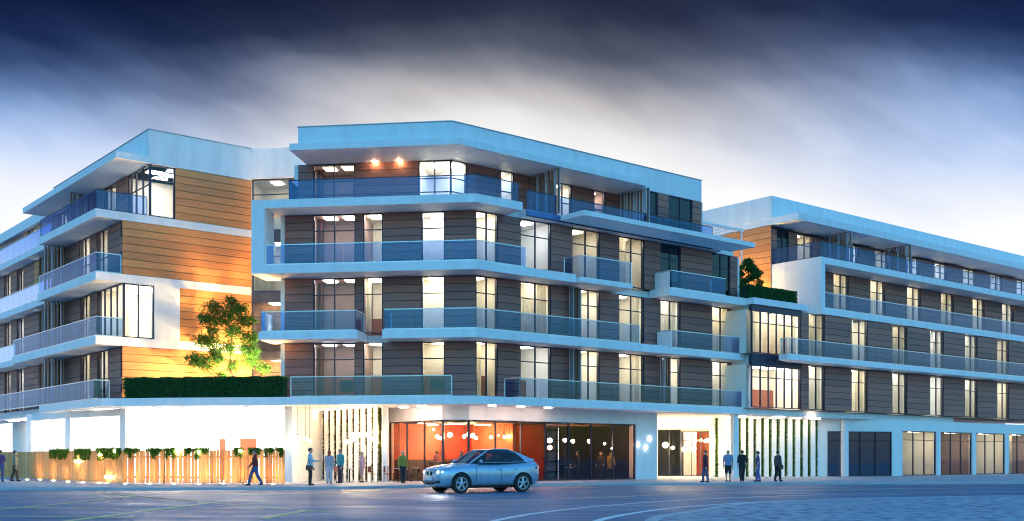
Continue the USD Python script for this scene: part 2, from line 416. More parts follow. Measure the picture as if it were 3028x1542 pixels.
MW = [(-9.12, -6.72, 2, 2), (-6.29, -5.17, 1, 1), (-3.01, -1.72, 1, 1)]
MP = [(-10.75, -9.12), (-6.72, -6.29), (-5.17, -3.01), (-1.72, 0.0)]
for fl in (2, 3, 4):
    z0, z1 = Z[fl] + 0.01, C[fl] - 0.01
    for a, c in MP:
        cladding(main, FM, a, c, z0, z1)
    for i, (a, c, cols, li) in enumerate(MW):
        window(main, FM, a, c, z0, z1, cols=cols, depth=2.0 if i == 2 else 2.9, lights=li, wall=ROOM_D if i == 0 else ROOM,
               cabinet=(1.35 if fl == 2 else (1.1 if (fl == 3 and i == 1) else False)), left_drape=(i == 0))
    RP = [(1.54, 3.15), (5.43, 7.04 if fl == 4 else 7.5), (9.28, 10.87), (13.06, 14.5), (16.36, 19.39), (21.2, 22.38 if fl < 4 else 21.95)]
    RW = [(0.02, 1.54, 2, 1), (3.15, 5.43, 2, 1), (7.06 if fl == 4 else 7.54, 9.27, 2, 1), (10.88, 13.05, 2, 1), (14.5, 16.35, 2, 1), (19.4, 21.19, 2, 1)]
    for a, c in RP:
        cladding(main, FR, a, c, z0, z1)
    for i, (a, c, cols, li) in enumerate(RW):
        dim = fl == 4 and i >= 4
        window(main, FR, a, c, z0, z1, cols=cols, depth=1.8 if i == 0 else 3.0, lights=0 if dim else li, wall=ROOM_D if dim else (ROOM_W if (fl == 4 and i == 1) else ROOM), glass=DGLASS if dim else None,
               cabinet=1.3 if fl == 2 and i in (0, 1, 2, 3, 4) else (1.0 if fl == 3 and i in (2, 3) else False), curtain=(i == 5 and fl < 4) or (fl == 3 and i in (1, 4)))
for fl in (2, 3):
    louvres(main, FR.p(6.55, 0.32), FR.p(7.45, 0.32), Z[fl] + 0.01, C[fl] - 0.02, n=5)
louvres(main, FR.p(14.05, 0.42), FR.p(14.95, 0.42), Z[2] + 0.01, C[2] - 0.02, n=4)
# fifth storey, set back under the deep eaves
z0, z1 = Z[5] + 0.01, 17.99
for a, c in ((-8.78, -7.9), (-5.51, -1.86)):
    cladding(main, FM5, a, c, z0, z1)
window(main, FM5, -7.9, -5.51, z0, z1, cols=2, transom=0.62, rail=0.33, depth=2.6, lights=2, wall=ROOM_D, left_drape=True, light=PANEL_DIM)
window(main, FM5, -1.86, -0.02, z0, z1, cols=2, transom=0.62, rail=0.33, room_on=False)
window(main, FR5, 0.02, 1.1, z0, z1, cols=1, transom=0.62, rail=0.33, room_on=False)
rm = room([FM5.p(-1.9, -0.3), V2(-3.3, 61.45), FR5.p(1.2, -0.3), FR5.p(1.2, -3.4), FM5.p(-1.9, -3.0)], z0 - 0.02, z1 + 0.02, [0, 1], ROOM_W, 'corner_room_wall', main)
for a in (-1.4, -0.4):
    put('ceiling_light', FM5.box(a, a + 0.6, z1 - 0.05, z1 + 0.01, -1.6, -0.9), PANEL, rm)
FT = Face((-3.186, 58.5), R)      # upper roof plane, street side
for a, c in ((1.12, 3.53), (4.52, 5.6), (9.02, 10.88), (11.85, 13.15)):
    cladding(main, FR5, a, c, z0, z1)
for a, c, lit in ((3.54, 4.51, 1), (7.6, 9.0, 1), (10.9, 11.83, 1)):
    window(main, FR5, a, c, z0, z1, cols=1 if c - a < 1.2 else 2, depth=2.8, lights=lit, transom=0.55, wall=ROOM if a < 10 else ROOM_D)
cladding(main, FR5, 5.62, 7.58, z0, z1)
for a in (5.2, 12.5):
    louvres(main, FR5.p(a + 0.6, 0.15), FR5.p(a + 0.6, 2.55), z0, z1 + 0.0, n=9)
put('side_wall', prism([FT.p(14.6), FT.p(14.84), FT.p(14.84, -3), FT.p(14.6, -3)], z0, 17.94), WHITE, main)
for a, c in ((15.8, 16.76), (18.99, 19.85)):
    cladding(main, FT, a, c, z0, 17.94)
for a, c in ((14.86, 15.79), (16.77, 18.98)):
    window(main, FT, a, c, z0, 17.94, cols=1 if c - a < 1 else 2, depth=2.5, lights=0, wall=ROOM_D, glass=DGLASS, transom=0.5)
put('end_wall', FT.box(19.86, 20.0, z0, 17.94, -11, -0.05), WHITE, main)
put('core_wall', prism([FM5.p(-8.7, -3.3), FM5.p(-2.6, -3.3), FR5.p(1.5, -4.0), FR5.p(19.0, -3.2), FR5.p(19.0, -10), FM5.p(-8.7, -10)], 15.36, 17.98), WHITE, main)
put('end_wall', FM5.box(-9.02, -8.79, z0, 17.98, -10, -0.05), WHITE, main)
# roof: deep lower band, taller set-back band
B0, T0 = V2(-2.829, 58.12), V2(-3.186, 58.5)
FBM, FBR, FTM = Face(B0, M), Face(B0, R), Face(T0, M)
roof = put('roof', prism([FBM.p(-9.23), B0, FBR.p(14.25), FBR.p(14.25, -9), FBM.p(-9.23, -11)], 18.0, 18.36), WHITE, main)
put('parapet', prism([FTM.p(-8.45), T0, FT.p(19.85), FT.p(19.85, -11), FTM.p(-8.45, -13)], 18.361, 19.31), WHITE, roof)
put('coping', trimesh.creation.extrude_polygon(Polygon([tuple(q) for q in (FTM.p(-8.45), T0, FT.p(19.85), FT.p(19.85, -11), FTM.p(-8.45, -13))]).buffer(0.035, join_style=2), 0.05, engine='earcut').apply_translation([0, 0, 19.311]), COPING, roof)
put('fascia', prism([FT.p(14.6, 0.0), FT.p(19.85, 0.0), FT.p(19.85, -10.9), FT.p(14.6, -10.9)], 17.945, 18.359), WHITE, roof)
# balustrades
i1, i2 = -0.07, -0.30
balustrade(main, [KM.p(-11.5, i1), K + V2(-0.01, 0.08), KR.p(3.49, i1)], 11.865)
balustrade(main, [KM.p(-11.75, -1.7), KM.p(-11.75, i1), KM.p(-6.5, i1), KM.p(-6.5, -1.7)], 8.265)
balustrade(main, [KM.p(-4.95, -1.6), KM.p(-4.95, i1), K + V2(-0.01, 0.08), KR.p(12.3, i1)], 8.285)
balustrade(main, [KM.p(-10.3, -1.9), KM.p(-10.3, -0.3), K + V2(-0.01, 0.36), KR.p(3.15, -0.3)], 15.375, rail=FRAME)
balustrade(main, [FR.p(3.25, 0.42), FR.p(18.9, 0.42)], 14.96, h=1.42, rail=FRAME)
slab(main, [FR.p(3.22, 0.36), FR.p(19.8, 0.36), FR.p(19.8, -0.3), FR.p(3.22, -0.3)], 14.93, 15.36, name='terrace_edge')
balustrade(main, [KR.p(7.4, -1.3), KR.p(7.4, 0.05), KR.p(11.5, 0.05)], 11.705, h=1.25)
balustrade(main, [KR.p(15.1, -1.3), KR.p(15.1, -0.08), KR.p(20.2, -0.08), KR.p(20.2, -1.3)], 11.885)
balustrade(main, [KR.p(15.3, -1.3), KR.p(15.3, -0.33), KR.p(22.3, -0.33)], 8.255)
balustrade(main, [KM.p(-10.1, i1), KM.p(-1.3, i1)], 4.735)
balustrade(main, [KR.p(3.0, -1.3), KR.p(3.0, -0.15), KR.p(22.3, -0.15)], 4.735)
for a, zz in ((15.05, 11.885), (15.25, 8.255)):
    put('end_panel', KR.box(a - 0.12, a - 0.06, zz, zz + 1.0, -1.3, -0.1), SOFFIT, main)
# slatted sun canopy over the fourth storey
pg = put('canopy', cat_([KR.box(6.84, 21.83, 15.02, 15.30, 0.86, 1.0), KR.box(6.84, 6.98, 15.02, 15.30, -1.0, 0.86), KR.box(21.69, 21.83, 15.02, 15.30, -1.0, 0.86), KR.box(6.98, 21.69, 15.02, 15.22, -1.0, -0.88)]), WHITE, main)
for i in range(62):
    u = 7.1 + i * 0.235
    put('slat', KR.box(u, u + 0.05, 15.06, 15.26, -0.88, 0.86), WHITE, pg)
DOWN = glow('warm_downlight', (1.0, 0.66, 0.34), 26.0)
for u in (-4.3, -2.9):
    put('downlight', FM5.box(u - 0.07, u + 0.07, 17.94, 17.995, 0.12, 0.26), DOWN, main)

# ================================================================== left wing
A0 = V2(-23.243, 61.5)
FA = Face(A0, R)                       # gable wall
A4, A5 = A0 + R * 1.51, A0 + R * 3.04
FL, FL5 = Face(A4, -L), Face(A5, -L)   # long side running away to the left
wing = thing('apartment_wing', 'left apartment wing with a cedar gable wall glowing orange and stepped white balconies', 'building')
for z0, z1, ln in ((14.93, 15.38, 10.6), (11.40, 11.87, 10.9), (7.80, 8.29, 16.7)):
    slab(wing, [FA.p(0, 0.03), FA.p(9.38, 0.03), FA.p(9.38, -0.6), A4 + R * 0.6 + L * 0.6, A4 + R * 0.5 + L * ln, A0 + L * ln], z0, z1)
for z0, z1 in ((14.95, 15.36), (11.42, 11.85)):
    slab(wing, [A0 + R * 0.7 + L * 10.62, A4 + R * 0.5 + L * 10.62, A4 + R * 0.5 + L * 32, A0 + R * 0.7 + L * 32], z0, z1)
slab(wing, [A0 + R * 0.5 + L * 18.0, A4 + R * 0.5 + L * 18.0, A4 + R * 0.5 + L * 32, A0 + R * 0.5 + L * 32], 7.84, 8.22)
put('frame_fin', FA.box(3.36, 4.87, 8.29, 11.40, -0.6, 0.03), WHITE, wing)
FRONT = Face(FA.p(0.05, 0.03), M)
for (f, a, c, z0, z1) in ((FA, 1.51, 9.40, 4.75, 7.79), (FA, 4.88, 9.40, 7.80, 11.87), (FA, 1.51, 9.40, 11.88, 14.92), (FA, 4.60, 9.40, 15.39, 18.40)):
    cladding(wing, f, a, c, z0, z1, boards=RED, pitch=0.45)
LW = {2: [(-4.26, -2.41, 2), (-7.4, -5.6, 2), (-16.0, -15.1, 1), (-21.3, -19.56, 2), (-24.5, -22.9, 2)],
      3: [(-7.38, -5.61, 2), (-16.0, -15.1, 1), (-21.3, -19.56, 2), (-24.5, -22.9, 2)],
      4: [(-4.4, -2.47, 2), (-7.6, -5.61, 2), (-16.0, -15.1, 1), (-21.24, -19.65, 2), (-24.58, -22.9, 2)],
      5: [(-7.6, -5.46, 2), (-16.83, -14.84, 2), (-24.2, -22.1, 2)]}
for fl in (2, 3, 4, 5):
    f = FL5 if fl == 5 else FL
    z0, z1 = Z[fl] + 0.02, (C[fl] - 0.01 if fl < 5 else 18.38)
    edges = sorted(LW[fl])
    right = {2: -0.045, 3: -4.28, 4: -0.045, 5: -3.38}[fl]
    cur = -33.0
    for (a, c, cols) in edges + [(right, right, 0)]:
        lo = cur
        while a - lo > 0.15:                                 # solid bays, some in warm cedar
            hi = min(a, lo + 2.6 if a - lo > 3.4 else a)
            cladding(wing, f, lo, hi, z0, z1, boards=RED if (lo < -9 and int(-lo * 3) % 3 == 0) else DARK)
            lo = hi
        if cols:
            window(wing, f, a, c, z0, z1, cols=cols, depth=2.6, lights=1, transom=0.45, curtain=(a > -9 and fl in (2, 3)), wall=ROOM)
        cur = c
# glazed corners
window(wing, FL, -4.26, -0.04, Z[3] + 0.03, C[3], cols=4, transom=None, room_on=False)
window(wing, FA, 1.56, 3.34, Z[3] + 0.03, C[3], cols=2, transom=None, room_on=False)
window(wing, FL5, -3.36, -0.04, Z[5] + 0.03, 18.38, cols=3, transom=0.62, room_on=False)
window(wing, FA, 3.08, 4.58, Z[5] + 0.03, 18.38, cols=1, transom=0.72, room_on=False)
rm = room([A4 + L * 4.4 + R * 0.3, A4 + (R + L) * 0.3, A0 + R * 5.6 + L * 0.32, A0 + R * 5.6 + L * 4.4], Z[3] - 0.02, C[3] + 0.01, [0, 1], ROOM_W, 'corner_room_wall', wing)
put('curtain', drape(FL, -4.2, -0.5, Z[3], C[3] - 0.05, -0.55, 0.05), CURTAIN, rm)
for a in (1.0, 2.2, 3.4):
    put('ceiling_light', FL.box(-a - 0.3, -a + 0.3, C[3] - 0.06, C[3], -2.4, -1.5), PANEL, rm)
put('ceiling_light', FA.box(2.2, 3.2, C[3] - 0.06, C[3], -1.6, -1.0), PANEL, rm)
rm = room([A5 + L * 4.2 + R * 0.3, A5 + (R + L) * 0.3, A0 + R * 7.5 + L * 0.32, A0 + R * 7.5 + L * 4.2], Z[5], 18.42, [0, 1], ROOM_W, 'corner_room_wall', wing)
for a in (0.7, 1.9, 3.0):
    put('ceiling_light', FL5.box(-a - 0.3, -a + 0.3, 18.34, 18.4, -2.2, -1.4), PANEL, rm)
put('ceiling_light', FA.box(3.6, 4.6, 18.34, 18.4, -2.0, -1.4), PANEL, rm)
for fl in (2, 3, 4):
    louvres(wing, A4 + L * 9.8 - R * 0.12, A4 + L * 9.8 - R * 1.42, Z[fl] + 0.03, C[fl] - 0.04, n=7)
    louvres(wing, A4 + L * 10.2 - R * 0.3, A4 + L * 14.6 - R * 0.3, Z[fl] + 0.03, C[fl] - 0.04, n=13)
louvres(wing, A5 + L * 9.9 - R * 0.1, A5 + L * 9.9 - R * 1.35, Z[5] + 0.03, 18.38, n=7)
louvres(wing, A5 + L * 27.4 - R * 0.25, A5 + L * 31.8 - R * 0.25, Z[5] + 0.03, 18.0, n=12)
# roof: thin deep eaves with a taller band above
ea = A0 + R * 1.15
roof = put('roof', prism([ea, FA.p(9.38, 0.04), FA.p(9.38, -12), A5 + R * 6 + L * 18.4, A5 + R * 0.1 + L * 18.4, ea + L * 18.4], 18.42, 18.80), WHITE, wing)
put('parapet', prism([A5, FA.p(9.38), FA.p(9.38, -12), A5 + R * 6 + L * 17.8, A5 + L * 17.8], 18.801, 20.35), WHITE, roof)
put('coping', trimesh.creation.extrude_polygon(Polygon([tuple(q) for q in (A5, FA.p(9.38), FA.p(9.38, -12), A5 + R * 6 + L * 17.8, A5 + L * 17.8)]).buffer(0.035, join_style=2), 0.05, engine='earcut').apply_translation([0, 0, 20.351]), COPING, roof)
put('parapet', prism([A5 + L * 18.41 - R * 0.3, A5 + L * 18.41 + R * 6, A5 + L * 33 + R * 6, A5 + L * 33 - R * 0.3], 18.39, 19.1), WHITE, roof)
put('core_wall', prism([A5 + R * 3.2 + L * 5, A5 + R * 3.2 + L * 33, A5 + R * 9 + L * 33, A5 + R * 9 + L * 5], 4.8, 18.38), WHITE, wing)
for k, (z0, z1) in {3: (7.84, 8.2), 4: (11.44, 11.8), 5: (14.97, 15.3)}.items():
    put('floor_plate', prism([A4 + (R + L) * 0.32, FA.p(9.3, -0.32), FA.p(9.3, -12), A4 + R * 8 + L * 33, A4 + R * 0.32 + L * 33], z0, z1), ROOM_W, wing)
j = 0.07
balustrade(wing, [A0 + R * j + L * 10.4, A0 + (R + L) * j, FA.p(2.95, -0.06)], 15.385, rail=FRAME)
balustrade(wing, [A0 + R * j + L * 10.7, A0 + (R + L) * j, FA.p(1.45, -0.06)], 11.875)
balustrade(wing, [A0 + R * j + L * 16.5, A0 + (R + L) * j, FA.p(1.5, -0.06)], 8.295)
for zz in (15.365, 11.855):
    balustrade(wing, [A0 + R * 0.78 + L * 10.7, A0 + R * 0.78 + L * 31], zz)
balustrade(wing, [A0 + R * 0.6 + L * 18.2, A0 + R * 0.6 + L * 31], 8.225)
balustrade(wing, [A0 + R * j + L * 26, A0 + (R + L) * j + L * 0.4, FA.p(0.9, -0.4)], 4.755)

# glazed link between the wing and the corner block
link = thing('glazed_link', 'tall glazed link tucked between the orange gable and the corner block', 'building')
FK = Face(FA.p(9.42), M)
for z0, z1 in ((4.75, 7.5), (7.95, 11.0), (11.6, 14.7), (15.35, 18.5)):
    window(link, FK, 0.02, 4.9, z0, z1, cols=2, transom=0.70, depth=2.4, lights=2, wall=ROOM_D if z0 < 11 else ROOM_W, light=PANEL_DIM, cabinet=1.2 if z0 < 5 else False)
for z0, z1 in ((7.51, 7.94), (11.01, 11.59), (14.71, 15.34)):
    put('spandrel', FK.box(0.0, 4.9, z0, z1, -0.3, 0.0), FRAME, link)
put('roof', FK.box(-0.02, 5.0, 18.51, 20.34, -9, 0.06), WHITE, link)

# ================================================================== right block
rb = thing('apartment_terrace', 'right-hand apartment block with a white box storey and a yellow-lit cedar end wall', 'building')
FC = Face((17.427, 73.0), R)
Q0 = V2(21.295, 76.0)
FQ, FQL = Face(Q0, R), Face(Q0, -L)
B5 = V2(18.622, 79.2)
FB5, FBL = Face(B5, R), Face(B5, -L)
END = 44.0
for fl in (2, 3):
    z0, z1 = Z[fl] + 0.02, C[fl] - 0.3
    window(rb, FC, -2.34, 2.85, z0, z1, cols=6, transom=0.72, depth=3.0, lights=4, wall=ROOM, curtain=fl == 3, cabinet=1.4 if fl == 2 else False)
    put('spandrel', FC.box(-2.34, 2.85, z1 + 0.001, Z[fl + 1] - 0.005, -0.3, -0.03), FRAME, rb)
    u = 2.86
    k = 0
    while u < END:
        pw, ww = (0.83, 1.85) if k == 0 else (3.2, 2.0)
        cladding(rb, FC, u, u + pw, z0, z1 + 0.29, boards=DARK)
        if u + pw + ww < END + 2:
            window(rb, FC, u + pw, u + pw + ww, z0, z1 + 0.28, cols=2, depth=2.6, lights=1, curtain=k % 2 == 0)
        u += pw + ww
        k += 1
slab(rb, [FC.p(-0.4, 1.3), FC.p(END, 1.3), FC.p(END, 0.0), FC.p(1.3, 0.0), FC.p(-0.4, 0.6)], 7.86, 8.22)
balustrade(rb, [FC.p(-0.3, 0.65), FC.p(-0.3, 1.22), FC.p(END - 0.3, 1.22)], 8.225)
slab(rb, [FC.p(-2.35, 0.12), FC.p(3.4, 0.12), FC.p(3.4, -6), FC.p(-2.35, -6)], 11.45, 11.87, name='terrace_roof')
# white box storey
put('side_wall', FQL.box(-4.67, 0.0, 11.40, 15.36, -0.5, 0), WHITE, rb)
slab(rb, [FQ.p(0.5, 0), FQ.p(END - 3, 0), FQ.p(END - 3, -4.6), FQ.p(0.5, -4.6)], 14.90, 15.36)
slab(rb, [FQ.p(0.5, 0), FQ.p(END - 3, 0), FQ.p(END - 3, -4.6), FQ.p(0.5, -4.6)], 11.40, 11.86)
FQ2 = FQ.off(-1.8)
u, k = 0.55, 0
for pw, ww in ((0.05, 0.6), (2.9, 1.9), (2.8, 2.0), (3.0, 2.0), (3.0, 2.0), (3.0, 2.0), (3.0, 2.0), (3.0, 2.0), (3.0, 2.0)):
    if pw > 0.1:
        cladding(rb, FQ2, u, u + pw, 11.87, 14.89)
    window(rb, FQ2, u + pw, u + pw + ww, 11.87, 14.89, cols=1 if ww < 1 else 2, depth=2.6, lights=1, curtain=True)
    u += pw + ww
balustrade(rb, [FQ.p(0.55, -0.1), FQ.p(END - 3.2, -0.1)], 11.865)
balustrade(rb, [FQ.p(0.1, -4.4), FQ.p(0.1, -0.1), FQ.p(END - 3.2, -0.1)], 15.365, rail=FRAME)
# top storey with the lit end wall
cladding(rb, FBL, -8.0, -0.02, 11.89, 18.2, boards=RED, pitch=0.45)
u = 0.02
for pw, ww, lit in ((0.65, 1.4, 0), (1.0, 1.9, 1), (2.0, 0.05, 0), (2.6, 1.2, 1), (2.4, 2.0, 1), (2.4, 2.0, 1), (2.4, 2.0, 1), (2.6, 2.2, 1), (2.6, 2.2, 1), (2.6, 2.2, 1)):
    cladding(rb, FB5, u, u + pw, 15.38, 18.0)
    if ww > 0.1:
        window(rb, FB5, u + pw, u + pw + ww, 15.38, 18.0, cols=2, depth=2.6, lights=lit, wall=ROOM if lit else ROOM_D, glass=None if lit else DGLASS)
    u += pw + ww
louvres(rb, FB5.p(6.4, 0.1), FB5.p(6.4, 2.4), 15.38, 18.2, n=9)
louvres(rb, FB5.p(14.4, 0.1), FB5.p(14.4, 2.4), 15.38, 18.2, n=9)
roof = put('roof', prism([FB5.p(0.0, 2.35), FB5.p(40, 2.35), FB5.p(40, -9), FB5.p(0.0, -9)], 18.22, 18.72), WHITE, rb)
put('parapet', prism([FB5.p(-0.02, 0.05), FB5.p(40, 0.05), FB5.p(40, -9), FB5.p(-0.02, -9)], 18.721, 20.3), WHITE, roof)
put('core_wall', prism([FB5.p(0.4, -3), FB5.p(40, -3), FB5.p(40, -9), FB5.p(0.4, -9)], 4.74, 18.2), WHITE, rb)
put('core_wall', prism([FC.p(-2.3, -3.4), FC.p(END, -3.4), FC.p(END, -5.4), FC.p(-2.3, -5.4)], 4.74, 11.38), WHITE, rb)
# light roof frame on the terrace
pgl = thing('roof_pergola', 'thin white pergola frame on the flat roof behind the corner block', 'pergola')
put('beam', cat_([bar((12.9, 76.2), (16.6, 79.2), 0.12, 17.7, 17.86), bar((12.6, 79.0), (15.2, 81.4), 0.12, 17.7, 17.86)]), WHITE, pgl)
for i in range(7):
    a = V2(12.95, 76.4) + V2(3.5, 2.85) * i / 6
    put('rafter', bar(a, a + V2(-1.2, 2.4), 0.06, 17.861, 17.94), WHITE, pgl)
for q in ((16.4, 79.0), (12.95, 76.3), (15.1, 81.2)):
    put('post', bar(V2(*q), V2(*q) + V2(0.1, 0), 0.1, 14.0, 17.70), WHITE, pgl)
put('deck', prism([(12.4, 76.0), (16.9, 79.3), (15.0, 82.0), (11.0, 79.0)], 13.7, 14.0), WHITE, pgl)

# ================================================================== podium and ground floor
pod = thing('shop_podium', 'long white ground-floor podium with glazed restaurant corner, lit terrace and entrance recess', 'podium')
PC = KM.p(-20.93)
put('podium_slab', prism([PC, K, KR.p(48), KR.p(48, -16), (2, 84), A4 + R * 12, A4 + R * 2 + L * 11.4, PC + L * 11.4], 4.30, 4.73), WHITE, pod)
put('podium_slab', prism([PC + L * 11.43 + R * 0.9, A4 + R * 2 + L * 11.43, A4 + R * 2 + L * 34, PC + L * 34 + R * 0.9], 4.25, 4.68), WHITE, pod)
G0, G1, G2 = V2(-7.25, 64.6), V2(-3.83, 60.4), V2(-2.34, 60.2)
GR, GM, GL = Face(G2, R), Face(G1, M), Face(G1, -L)
GE = GR.p(14.81)
put('beam', prism([G0, G1, G2, GE, GE + L * 0.4, G2 + L * 0.35 - R * 0.02, G1 + V2(-0.02, 0.42), G0 + R * 0.4], 3.54, 4.298), WHITE, pod)
put('pier', GR.box(12.93, 14.81, 0.12, 3.538, -0.6, 0.03), WHITE, pod)
put('pier', prism([G0, G0 + L * 0.15, G0 + L * 0.15 + R * 0.4, G0 + R * 0.4], 0.12, 3.538), WHITE, pod)
window(pod, GL, -5.40, -0.03, 0.13, 3.53, cols=3, transom=None, room_on=False, label='red-lit restaurant glazing left of the corner')
window(pod, GM, 0.03, 1.46, 0.13, 3.53, cols=1, transom=None, room_on=False)
window(pod, GR, 0.02, 12.90, 0.13, 3.53, cols=7, transom=None, room_on=False, label='restaurant glazing facing the road, dark at its right end')
REDWALL = look('terracotta_wall', (0.46, 0.095, 0.04), 0.7, var=0.45, scale=(1.1, 1.1, 0.9))
DEEPRED = look('deep_red_wall', (0.34, 0.035, 0.02), 0.7, var=0.3, scale=(0.8, 0.8, 0.8))
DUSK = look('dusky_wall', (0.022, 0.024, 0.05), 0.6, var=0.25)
TEAL = look('blue_grey_glazing', (0.06, 0.12, 0.20), 0.25, var=0.3)
put('restaurant_floor', prism([G0 + R * 0.42, G1 + V2(0.1, 0.45), G2 + L * 0.4, GR.p(13, -0.42), GR.p(13, -5.6), G0 + R * 7], 0.121, 0.135), BLACKGOODS, pod)
rr = put('restaurant_wall', cat_([GR.off(-5.5).box(-0.9, 2.0, 0.12, 3.6, -0.2, 0), GL.off(-5.0).box(-6.0, 0.0, 0.12, 3.6, -0.2, 0), bar(G0 + L * 0.2 + R * 0.3, G0 + R * 6, 0.2, 0.12, 3.53)]), REDWALL, pod, label='terracotta inner wall')
put('restaurant_wall', GR.off(-5.0).box(2.0, 5.6, 0.12, 3.6, -0.2, 0), DEEPRED, pod, label='deep red inner wall')
put('restaurant_wall', cat_([GR.off(-5.0).box(5.6, 7.2, 0.12, 3.6, -0.2, 0), GR.off(-4.6).box(10.8, 14.0, 0.12, 3.6, -0.2, 0)]), DUSK, pod, label='dusky inner wall')
put('restaurant_wall', bar(GR.p(5.7, -0.25), GR.p(5.7, -5.0), 0.15, 0.12, 3.41), DEEPRED, pod, label='added deep red partition that blocks the warm light')  # partition added to keep warm light from spilling into the right end
WAINS = look('dark_wainscot', (0.05, 0.026, 0.018), 0.5, var=0.4, scale=(5, 5, 1))
put('wainscot', GR.off(-5.5).box(-0.9, 1.98, 0.14, 1.35, 0.001, 0.06), WAINS, pod)
put('wainscot', GR.off(-5.0).box(2.0, 5.58, 0.14, 1.35, 0.001, 0.06), WAINS, pod)
put('wainscot', GL.off(-5.0).box(-6.0, -0.1, 0.14, 1.35, 0.001, 0.06), WAINS, pod)
put('wainscot', bar(G0 + L * 0.2 + R * 0.5 - L * 0.14, G0 + R * 5.8 - L * 0.0, 0.06, 0.14, 1.35), WAINS, pod)
gw = put('inner_window', GR.off(-4.9).box(7.2, 10.8, 0.12, 3.5, -0.2, 0), TEAL, pod, label='blue-grey inner window with a black grid')
for i in range(5):
    put('grid_bar', GR.off(-4.88).box(7.25 + i * 0.84, 7.33 + i * 0.84, 0.13, 3.49, 0, 0.05), BLACKGOODS, gw)
for i in range(5):
    put('grid_bar', GR.off(-4.82).box(7.2, 10.75, 0.55 + i * 0.66, 0.62 + i * 0.66, 0, 0.04), BLACKGOODS, gw)
put('restaurant_wall', bar(GR.p(13.05, -0.62), GR.p(13.05, -5.6), 0.15, 0.12, 3.53), DUSK, pod, label='dusky end wall')
put('restaurant_ceiling', prism([G0 + R * 0.42, G1 + V2(0.1, 0.45), G2 + L * 0.4, GR.p(13, -0.42), GR.p(13, -5.6), G0 + R * 7], 3.42, 3.54), look('brown_ceiling', (0.12, 0.05, 0.03), 0.6, var=0.3), pod)
WARM = glow('added_warm_strip', (1.0, 0.46, 0.20), 5.5)  # ceiling strips added to brighten the red walls
for (f, u, w) in ((GL, -4.2, -2.2), (GL, -2.4, -2.4), (GR, -0.6, -3.2), (GR, 1.4, -3.0), (GR, 3.4, -3.2)):
    put('ceiling_light', f.box(u - 0.5, u + 0.5, 3.37, 3.415, w - 0.15, w + 0.15), WARM, pod)
# planted white wall beside the glazing
S1 = V2(-7.138, 60.9)
FS = Face(S1, -L)
put('terrace_wall', FS.box(-6.86, 0.0, 0.12, 4.298, -0.3, 0), WHITE, pod)
put('return_wall', prism([S1 + L * 0.02, S1 - V2(0.0, 0.0) + V2(0.25, 0.05), G0 + V2(0.05, -0.02), G0 + V2(-0.25, 0)], 0.12, 4.297), WHITE, pod)
SU = (-6.39, -5.65, -4.98, -4.26, -3.56, -2.92, -2.24, -1.52, -0.86, -0.20)
for a, c in zip(SU[:-1], SU[1:]):
    put('wall_fin', FS.box((a + c) / 2 - 0.20, (a + c) / 2 + 0.20, 0.12, 4.29, 0.0, 0.16), WHITE, pod)
SW = FS.p(-6.86)
put('side_wall', prism([(-12.18, 61.1), SW, SW + V2(-0.45, 0.05), (-12.62, 61.16)], 0.12, 4.297), WHITE, pod)
# bright courtyard behind the fence
CW = Face((-12.6, 66.5), M)
CWc = CW.p(-11.6)
CL = Face(CWc, -L)
put('courtyard_wall', CW.box(-11.6, 0.0, 0.12, 4.297, -0.3, 0), WHITE, pod)
put('courtyard_wall', CL.box(-24, -0.01, 0.12, 4.24, -0.3, 0), WHITE, pod)
DOOR = look('orange_wood_door', (0.26, 0.075, 0.03), 0.5, var=0.2, scale=(1, 1, 8))
d = put('door', CW.box(-3.94, -2.95, 0.12, 2.63, 0.0, 0.06), DOOR, pod)
put('handle', CW.box(-3.12, -3.06, 1.0, 1.25, 0.061, 0.11), RAIL, d)
put('door', CW.box(-5.22, -4.92, 0.12, 2.6, 0.0, 0.05), DOOR, pod, label='narrow brown service door')
SLOT = glow('amber_slot', (1.0, 0.72, 0.30), 0.30)
for a, c, zz in ((-10.4, -8.2, 3.5), (-5.1, -3.0, 3.6)):
    put('wall_light', CW.box(a, c, zz, zz + 0.06, 0.0, 0.03), SLOT, pod)
COURT = glow('courtyard_ceiling_light', (1.0, 0.90, 0.76), 15.0)
for u in (-10.6, -8.6, -6.6, -4.6, -2.6, -0.9):
    for w in (1.3, 3.6):
        put('ceiling_light', CW.box(u - 0.75, u + 0.75, 4.22, 4.285, w - 0.16, w + 0.16), COURT, pod)
for u in (-2.0, -5.0, -8.0, -11.5, -15.0, -18.5):
    put('ceiling_light', CL.box(u - 0.8, u + 0.8, 4.16, 4.23, 1.2, 1.5), COURT, pod)
for p in ((-21.9, 62.1), (-26.55, 66.0), (-30.9, 70.6)):
    put('column', bar(V2(*p) - V2(0.15, 0), V2(*p) + V2(0.15, 0), 0.3, 0.12, 4.24), WHITE, pod)
put('lintel', cat_([bar((-21.9, 62.3), (-26.5, 66.2), 0.2, 3.85, 4.24), bar((-26.6, 66.2), (-30.9, 70.8), 0.2, 3.85, 4.24)]), WHITE, pod)
